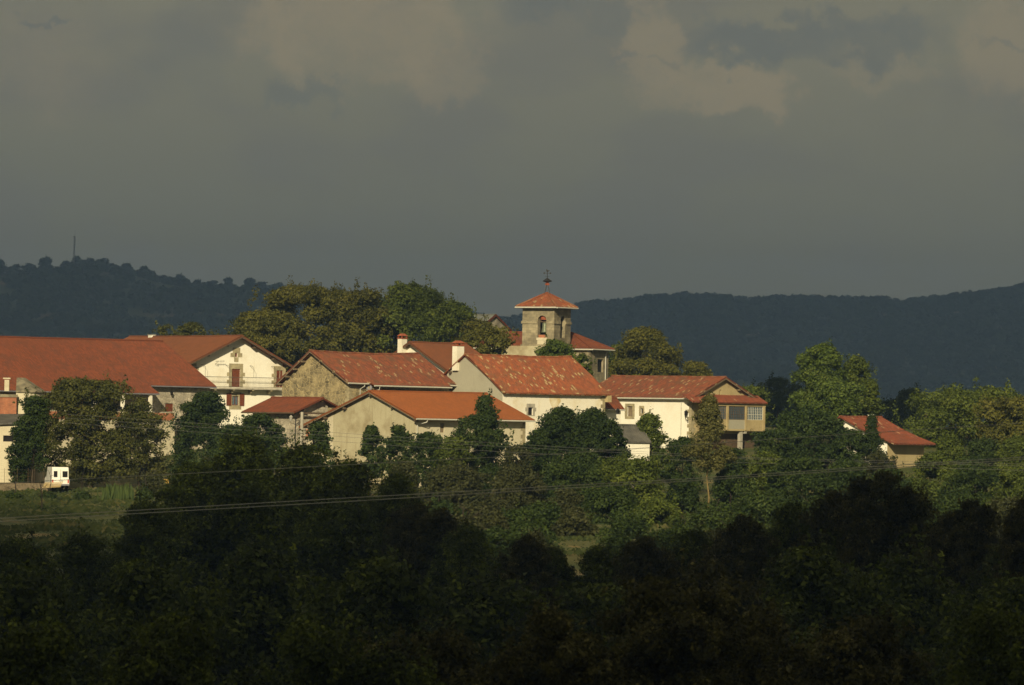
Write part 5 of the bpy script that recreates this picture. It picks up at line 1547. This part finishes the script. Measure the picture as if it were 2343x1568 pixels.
WHERE = ['under the orange barn corner', 'below the beige gable', 'below the tall spire-shaped tree', 'in front of the brown scrub', 'right behind the big dark foreground tree', 'below the middle white house',
         'under the dark grey shed roof', 'at the heart of the scrub belt', 'above the strip of bare soil', 'below the pale conifer', 'under the glazed gallery', 'right of the gallery column', 'left below the cottage',
         'under the cottage gable', 'below the cottage eave', 'at the foot of the huge rounded tree', 'in front of the huge rounded tree', 'at the right edge under the olive tree', 'below the conifer stems', 'at the right of the low spreading shrub',
         'left of the tall dark foreground spire', 'behind the right foreground trees', 'at the right edge near the reddish soil', 'between the brown and green scrub', 'under the dense dark round tree', 'beside the yellow tarpaulin',
         'on the lower edge of the brown scrub', 'left of the strip of bare soil', 'right of the strip of bare soil', 'below the spreading green one', 'above the right foreground group', 'in the gap right of the tallest foreground spire', 'above the right edge foreground trees',
         'behind the dark crown left of the bare soil', 'touching the left end of the bare soil', 'touching the right end of the bare soil', 'behind the pointed crown right of the bare soil', 'behind the dark crown below the conifer',
         'above the dark crown left of the bare soil', 'above the dark pointed crown at the centre', 'just left of the bare soil', 'just right of the bare soil', 'right of the bare soil and below the scrub', 'behind the dark upright tree at the centre left',
         'between the brown scrub and the big light green shrub', 'just above the bare soil', 'left above the bare soil', 'at the lower left end of the brown scrub',
         'right beside the cottage wall', 'under the huge rounded tree', 'under the big olive-green tree',
         'at the left edge under the low wall', 'below the van bumper', 'below the van walnut trunk', 'right of the tall reeds', 'in the meadow under the van']
for (x, y, hw, D, mt, ad), wh_ in zip(SCR, WHERE):
    tree(x, y, hw, y + 150, D, 'dome', mt, ad + ' shrub ' + wh_, name='shrub', cat='shrub', group='shrubs of the belt below the village', rough=.16, leaf=.235)

# ------------------------------------------------------------------ foreground trees in the cloud shade: a few crowns, copied
PROTO = {}


def fg_proto(key, rx, rz, shape, leaf, mat, **kw):
    rng = np.random.default_rng(hash(key) % 1000 if False else sum(map(ord, key)))
    parts = []
    for q in range(5):
        th = q * 2.4 + rng.uniform(0, 1); f = .0 if q == 0 else rng.uniform(.35, .6); hs = 1.0 if q == 0 else rng.uniform(.5, .97)
        ww = rng.uniform(.5, .72) * (1.25 if q == 0 and shape == 'dome' else 1.2 if 'spire' in key else 1)
        a_ = list(crown_arrays(rng, rx * ww, rz * hs, 'egg' if q == 0 else shape, leaf, shootp=.45, **kw)); a_[0] = a_[0] + np.array([f * rx * math.cos(th), f * rx * math.sin(th), 0]); parts.append(a_)
    C_, N_, S_, T_ = [np.concatenate([p[k] for p in parts]) for k in range(4)]
    me = leaf_mesh('crown', C_, N_, S_, T_, mat, .6, rng)
    mb = limb_mb((0, 0, -14), (0, 0, rz * 1.4), rx, .22, rng, 9, .55)
    t_me = bpy.data.meshes.new('trunk'); t_me.from_pydata([tuple(v) for v in mb.v], [], mb.f); t_me.materials.append(darkbark)
    PROTO[key] = (me, t_me, rx, rz)


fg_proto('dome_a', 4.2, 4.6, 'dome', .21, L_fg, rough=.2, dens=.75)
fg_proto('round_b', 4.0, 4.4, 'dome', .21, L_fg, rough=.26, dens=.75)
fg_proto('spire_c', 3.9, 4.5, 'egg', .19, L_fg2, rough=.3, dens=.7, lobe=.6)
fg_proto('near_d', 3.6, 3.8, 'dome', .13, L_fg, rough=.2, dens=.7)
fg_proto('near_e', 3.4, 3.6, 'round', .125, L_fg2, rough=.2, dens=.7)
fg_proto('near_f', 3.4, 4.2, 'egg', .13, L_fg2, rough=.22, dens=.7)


def fg_tree(key, x, ytop, hw, D, rot, label, name='tree', cat='tree', group='dark foreground trees'):
    me, tm, rx, rz = PROTO[key]
    hw *= 1.35 if 'spire' in key else 1.15; s_ = hw * K * D / rx; top_ = P(x, ytop, D)
    sz = s_ * (1.15 if 'spire' in key else 1.0)
    t_ = thing(name, label, cat, (top_.x, D, top_.z - 2 * rz * sz), group)
    gz = ground(top_.x, D)
    t_.rotation_euler = (0, 0, rot); t_.scale = (s_, s_, sz)
    a_ = bpy.data.objects.new('crown', me); COL.objects.link(a_); a_.parent = t_
    b_ = bpy.data.objects.new('trunk', tm); COL.objects.link(b_); b_.parent = t_
    return t_


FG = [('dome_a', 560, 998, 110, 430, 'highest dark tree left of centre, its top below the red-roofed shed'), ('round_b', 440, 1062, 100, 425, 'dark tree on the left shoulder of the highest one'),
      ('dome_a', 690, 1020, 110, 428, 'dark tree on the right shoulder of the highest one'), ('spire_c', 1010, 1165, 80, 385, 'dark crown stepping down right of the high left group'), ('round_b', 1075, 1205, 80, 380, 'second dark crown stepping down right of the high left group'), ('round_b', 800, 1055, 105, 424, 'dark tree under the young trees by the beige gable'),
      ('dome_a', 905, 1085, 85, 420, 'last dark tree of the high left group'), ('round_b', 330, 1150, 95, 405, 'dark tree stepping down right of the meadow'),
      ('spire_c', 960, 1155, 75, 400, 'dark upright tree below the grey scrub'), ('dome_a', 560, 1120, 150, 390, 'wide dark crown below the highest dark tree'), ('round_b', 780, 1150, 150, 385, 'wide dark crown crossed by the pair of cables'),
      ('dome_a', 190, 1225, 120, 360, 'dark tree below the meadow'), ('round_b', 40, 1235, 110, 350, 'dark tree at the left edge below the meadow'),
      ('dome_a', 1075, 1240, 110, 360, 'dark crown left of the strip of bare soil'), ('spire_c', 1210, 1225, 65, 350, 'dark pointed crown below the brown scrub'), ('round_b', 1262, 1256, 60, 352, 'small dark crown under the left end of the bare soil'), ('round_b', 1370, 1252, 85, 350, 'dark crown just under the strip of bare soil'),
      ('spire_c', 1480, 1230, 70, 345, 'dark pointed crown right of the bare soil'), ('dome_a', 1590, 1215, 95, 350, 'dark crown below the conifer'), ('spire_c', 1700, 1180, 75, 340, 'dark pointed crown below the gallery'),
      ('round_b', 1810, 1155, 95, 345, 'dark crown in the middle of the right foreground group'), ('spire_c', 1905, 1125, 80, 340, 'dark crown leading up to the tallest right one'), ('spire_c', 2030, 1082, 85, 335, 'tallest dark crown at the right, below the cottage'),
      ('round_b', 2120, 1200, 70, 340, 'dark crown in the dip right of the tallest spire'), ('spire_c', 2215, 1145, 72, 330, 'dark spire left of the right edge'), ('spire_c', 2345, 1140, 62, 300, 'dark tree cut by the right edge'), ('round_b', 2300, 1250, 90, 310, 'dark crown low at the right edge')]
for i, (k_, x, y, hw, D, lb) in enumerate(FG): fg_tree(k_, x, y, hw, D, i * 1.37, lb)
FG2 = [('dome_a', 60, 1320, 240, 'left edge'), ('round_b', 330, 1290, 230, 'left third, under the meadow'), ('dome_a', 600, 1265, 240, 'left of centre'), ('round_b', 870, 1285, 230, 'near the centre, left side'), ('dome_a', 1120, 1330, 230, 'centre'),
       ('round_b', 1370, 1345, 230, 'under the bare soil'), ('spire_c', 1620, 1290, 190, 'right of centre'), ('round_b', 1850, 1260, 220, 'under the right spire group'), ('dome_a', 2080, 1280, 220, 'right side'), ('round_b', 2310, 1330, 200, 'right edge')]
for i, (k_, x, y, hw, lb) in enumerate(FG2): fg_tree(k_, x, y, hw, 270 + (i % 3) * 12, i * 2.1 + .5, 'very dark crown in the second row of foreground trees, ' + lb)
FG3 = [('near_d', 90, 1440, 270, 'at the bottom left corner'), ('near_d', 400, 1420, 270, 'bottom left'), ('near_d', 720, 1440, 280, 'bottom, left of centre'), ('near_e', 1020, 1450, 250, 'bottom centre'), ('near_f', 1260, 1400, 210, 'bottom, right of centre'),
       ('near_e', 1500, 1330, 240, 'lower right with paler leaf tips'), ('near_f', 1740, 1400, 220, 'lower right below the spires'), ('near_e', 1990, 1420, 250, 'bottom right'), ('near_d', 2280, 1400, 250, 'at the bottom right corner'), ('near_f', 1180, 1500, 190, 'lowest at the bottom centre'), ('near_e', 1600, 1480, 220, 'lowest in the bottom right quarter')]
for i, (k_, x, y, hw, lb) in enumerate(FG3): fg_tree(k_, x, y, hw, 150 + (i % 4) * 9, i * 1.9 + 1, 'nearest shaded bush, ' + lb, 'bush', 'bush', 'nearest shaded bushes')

# ------------------------------------------------------------------ grass, reeds
def blades(name, label, n, xr_, yr_, hmin, hmax, mat, kind, cat, seed, wdt=.12, group=None, parent=None):
    rng = np.random.default_rng(seed)
    x = rng.uniform(*xr_, n); y = rng.uniform(*yr_, n); z = np.array([ground(a_, b_) for a_, b_ in zip(x, y)])
    h = rng.uniform(hmin, hmax, n)
    cl = np.array([mnoise.noise(Vector((a_ / 4, b_ / 8, 3))) for a_, b_ in zip(x, y)]); h *= np.clip(.8 + cl * 1.3, .3, 2)
    lift = np.stack([rng.normal(0, .22, n), rng.normal(0, .2, n), np.ones(n)], 1); lift /= np.linalg.norm(lift, axis=1, keepdims=True)
    nor = np.stack([rng.normal(0, .5, n), -np.ones(n), rng.normal(.3, .3, n)], 1); nor -= lift * np.sum(nor * lift, 1, keepdims=True); nor /= np.linalg.norm(nor, axis=1, keepdims=True)
    cen = np.stack([x, y, z + h * .42], 1)
    me = leaf_mesh(name, cen, nor, h, rng.uniform(0, 1, n) * .6 + cl * .6 + .1, mat, wdt / h.mean() * 2, rng, lift)
    o_ = bpy.data.objects.new(name, me); COL.objects.link(o_)
    tag(o_, label, cat, group, kind); return o_


blades('grass', 'rough grass and weeds on the meadow at the left', 26000, (-62, -18), (455, 590), .18, .5, L_grass, 'stuff', 'grass', 11, .16)
blades('grass', 'weedy slope under the shrubs of the village', 22000, (-18, 62), (470, 560), .18, .5, L_grass, 'stuff', 'grass', 12, .16)
for i, (x, y0_, lbl) in enumerate(((243, 1120, 'leftmost of the tall pale reed clumps below the van walnut'), (256, 1112, 'second of the tall pale reed clumps below the van walnut'), (272, 1118, 'third of the tall pale reed clumps below the van walnut'), (291, 1112, 'rightmost of the tall pale reed clumps below the van walnut'))):
    rng = np.random.default_rng(50 + i); b_ = P(x, y0_ + 40, 560); n = 60
    cx = b_.x + rng.normal(0, .28, n); cy_ = 560 + rng.normal(0, .3, n); h = rng.uniform(1.0, 2.3, n)
    lift = np.stack([rng.normal(0, .12, n), rng.normal(0, .1, n), np.ones(n)], 1); lift /= np.linalg.norm(lift, axis=1, keepdims=True)
    nor = np.tile(np.array([0.1, -1, .15]), (n, 1)); nor -= lift * np.sum(nor * lift, 1, keepdims=True); nor /= np.linalg.norm(nor, axis=1, keepdims=True)
    me = leaf_mesh('reed_clump', np.stack([cx - b_.x, cy_ - 560, h * .5], 1), nor, h, rng.uniform(0, 1, n), L_reed, .1, rng, lift)
    o_ = bpy.data.objects.new('reed_clump', me); COL.objects.link(o_); o_.location = (b_.x, 560, b_.z); tag(o_, lbl, 'reeds', 'tall reed clumps')

# ------------------------------------------------------------------ clouds added out of view, high behind and overhead, shaped to shade valley and hills
mc, tcn, bsc, outc = newmat('cloud')
tr = tcn.n('ShaderNodeBsdfTranslucent', inp={0: A(.92, .92, .92)}); df = tcn.n('ShaderNodeBsdfDiffuse', inp={0: A(.8, .8, .8)})
ms = tcn.n('ShaderNodeMixShader', inp={0: .6}); tcn.l(df.outputs[0], ms.inputs[1]); tcn.l(tr.outputs[0], ms.inputs[2]); 
ea = tcn.n('ShaderNodeAttribute', attribute_name='edge', attribute_type='GEOMETRY')
tpz = tcn.n('ShaderNodeBsdfTransparent')
en = tcn.noise(tcn.n('ShaderNodeTexCoord').outputs['Object'], .035, 4)
ef = tcn.rng(tcn.math('ADD', ea.outputs['Fac'], tcn.rng(en, .3, .7, -22, 22, False)), 0, 85, 0, 1, False)
me_ = tcn.n('ShaderNodeMixShader'); tcn.l(ef, me_.inputs[0]); tcn.l(tpz.outputs[0], me_.inputs[1]); tcn.l(ms.outputs[0], me_.inputs[2]); tcn.l(me_.outputs[0], outc.inputs[0])


def cloud(x0, x1, y0, y1, z, seed, label, edge=None):
    """flattened billowing cloud whose shadow covers ground x0..x1, y0..y1"""
    off = Vector((sun_dir.x, sun_dir.y, 0)) * (z / sun_dir.z)
    nx, ny = 60, 160; top_, bot_, thin = [], [], []
    for j in range(ny + 1):
        for i in range(nx + 1):
            a_, b_ = i / nx, j / ny
            x = x0 + (x1 - x0) * a_; y = y0 + (y1 - y0) * b_
            if edge:
                y += edge(x) * b_ ** 6
            y += 6 * mnoise.noise(Vector((x / 25, b_ * 3, seed))) * (1 if b_ in (0, 1) else 0)
            r_ = max(abs(2 * a_ - 1), abs(2 * b_ - 1))
            th_ = math.sqrt(max(0, 1 - r_ ** 6)) * (70 + 60 * mnoise.noise(Vector((a_ * 7, b_ * 7, seed))))
            p = Vector((x, y, 0)) + off
            k_ = Vector((sun_dir.x, sun_dir.y, 0)) / sun_dir.z
            t_, b__ = p + k_ * th_, p - k_ * (th_ * .12 + .5)
            thin.append(min(a_ * (x1 - x0), (1 - a_) * (x1 - x0), b_ * (y1 - y0), (1 - b_) * (y1 - y0)))
            top_.append((t_.x, t_.y, z + th_)); bot_.append((b__.x, b__.y, z - th_ * .12 - .5))
    n1 = len(top_); fs = []
    for j in range(ny):
        for i in range(nx):
            a_ = j * (nx + 1) + i
            fs.append((a_, a_ + 1, a_ + nx + 2, a_ + nx + 1)); fs.append((n1 + a_ + nx + 1, n1 + a_ + nx + 2, n1 + a_ + 1, n1 + a_))
    ring = [i for i in range(nx + 1)] + [j * (nx + 1) + nx for j in range(1, ny + 1)] + [ny * (nx + 1) + i for i in range(nx - 1, -1, -1)] + [j * (nx + 1) for j in range(ny - 1, 0, -1)]
    for a_, b_ in zip(ring, ring[1:] + ring[:1]): fs.append((a_, n1 + a_, n1 + b_, b_))
    me = bpy.data.meshes.new('cloud'); me.from_pydata(top_ + bot_, [], fs); me.polygons.foreach_set('use_smooth', [True] * len(me.polygons)); me.materials.append(mc)
    at = me.attributes.new('edge', 'FLOAT', 'POINT'); at.data.foreach_set('value', np.array(thin + thin, dtype=np.float32))
    o_ = bpy.data.objects.new('cloud', me); COL.objects.link(o_); tag(o_, label, None, None, 'structure')


class Edge:
    side = 1
    def __call__(s, x): return float(np.interp(x, [-400, -60, -46, -38, -32, -8, 6, 60, 400], [90, 90, 85, 40, -28, -32, 0, 8, 10]))


cloud(-450, 450, -350, 474, 620, 1, 'grey cloud out of view behind the viewer, added to shade the valley', Edge())
cloud(-1400, 1400, 722, 7800, 640, 2, 'grey cloud out of view overhead, added to shade the far hills')

# ------------------------------------------------------------------ haze: one closed box of even air
m = MB(); m.box(Vector((-3600, -260, -70)), Vector((7200, 0, 0)), Vector((0, 8200, 0)), up * 290)
hz = m.build('haze', cream)
hm = bpy.data.materials.new('haze'); hm.use_nodes = True; t = NT(hm.node_tree)
pv = t.n('ShaderNodeVolumePrincipled'); pv.inputs['Color'].default_value = A(.37, .58, 1.0); pv.inputs['Density'].default_value = 1.2e-4
pv.inputs['Anisotropy'].default_value = 0.2
ou = t.n('ShaderNodeOutputMaterial'); t.l(pv.outputs[0], ou.inputs['Volume'])
hz.data.materials[0] = hm; tag(hz, 'thin blue-grey haze over the valley', 'haze', None, 'stuff')
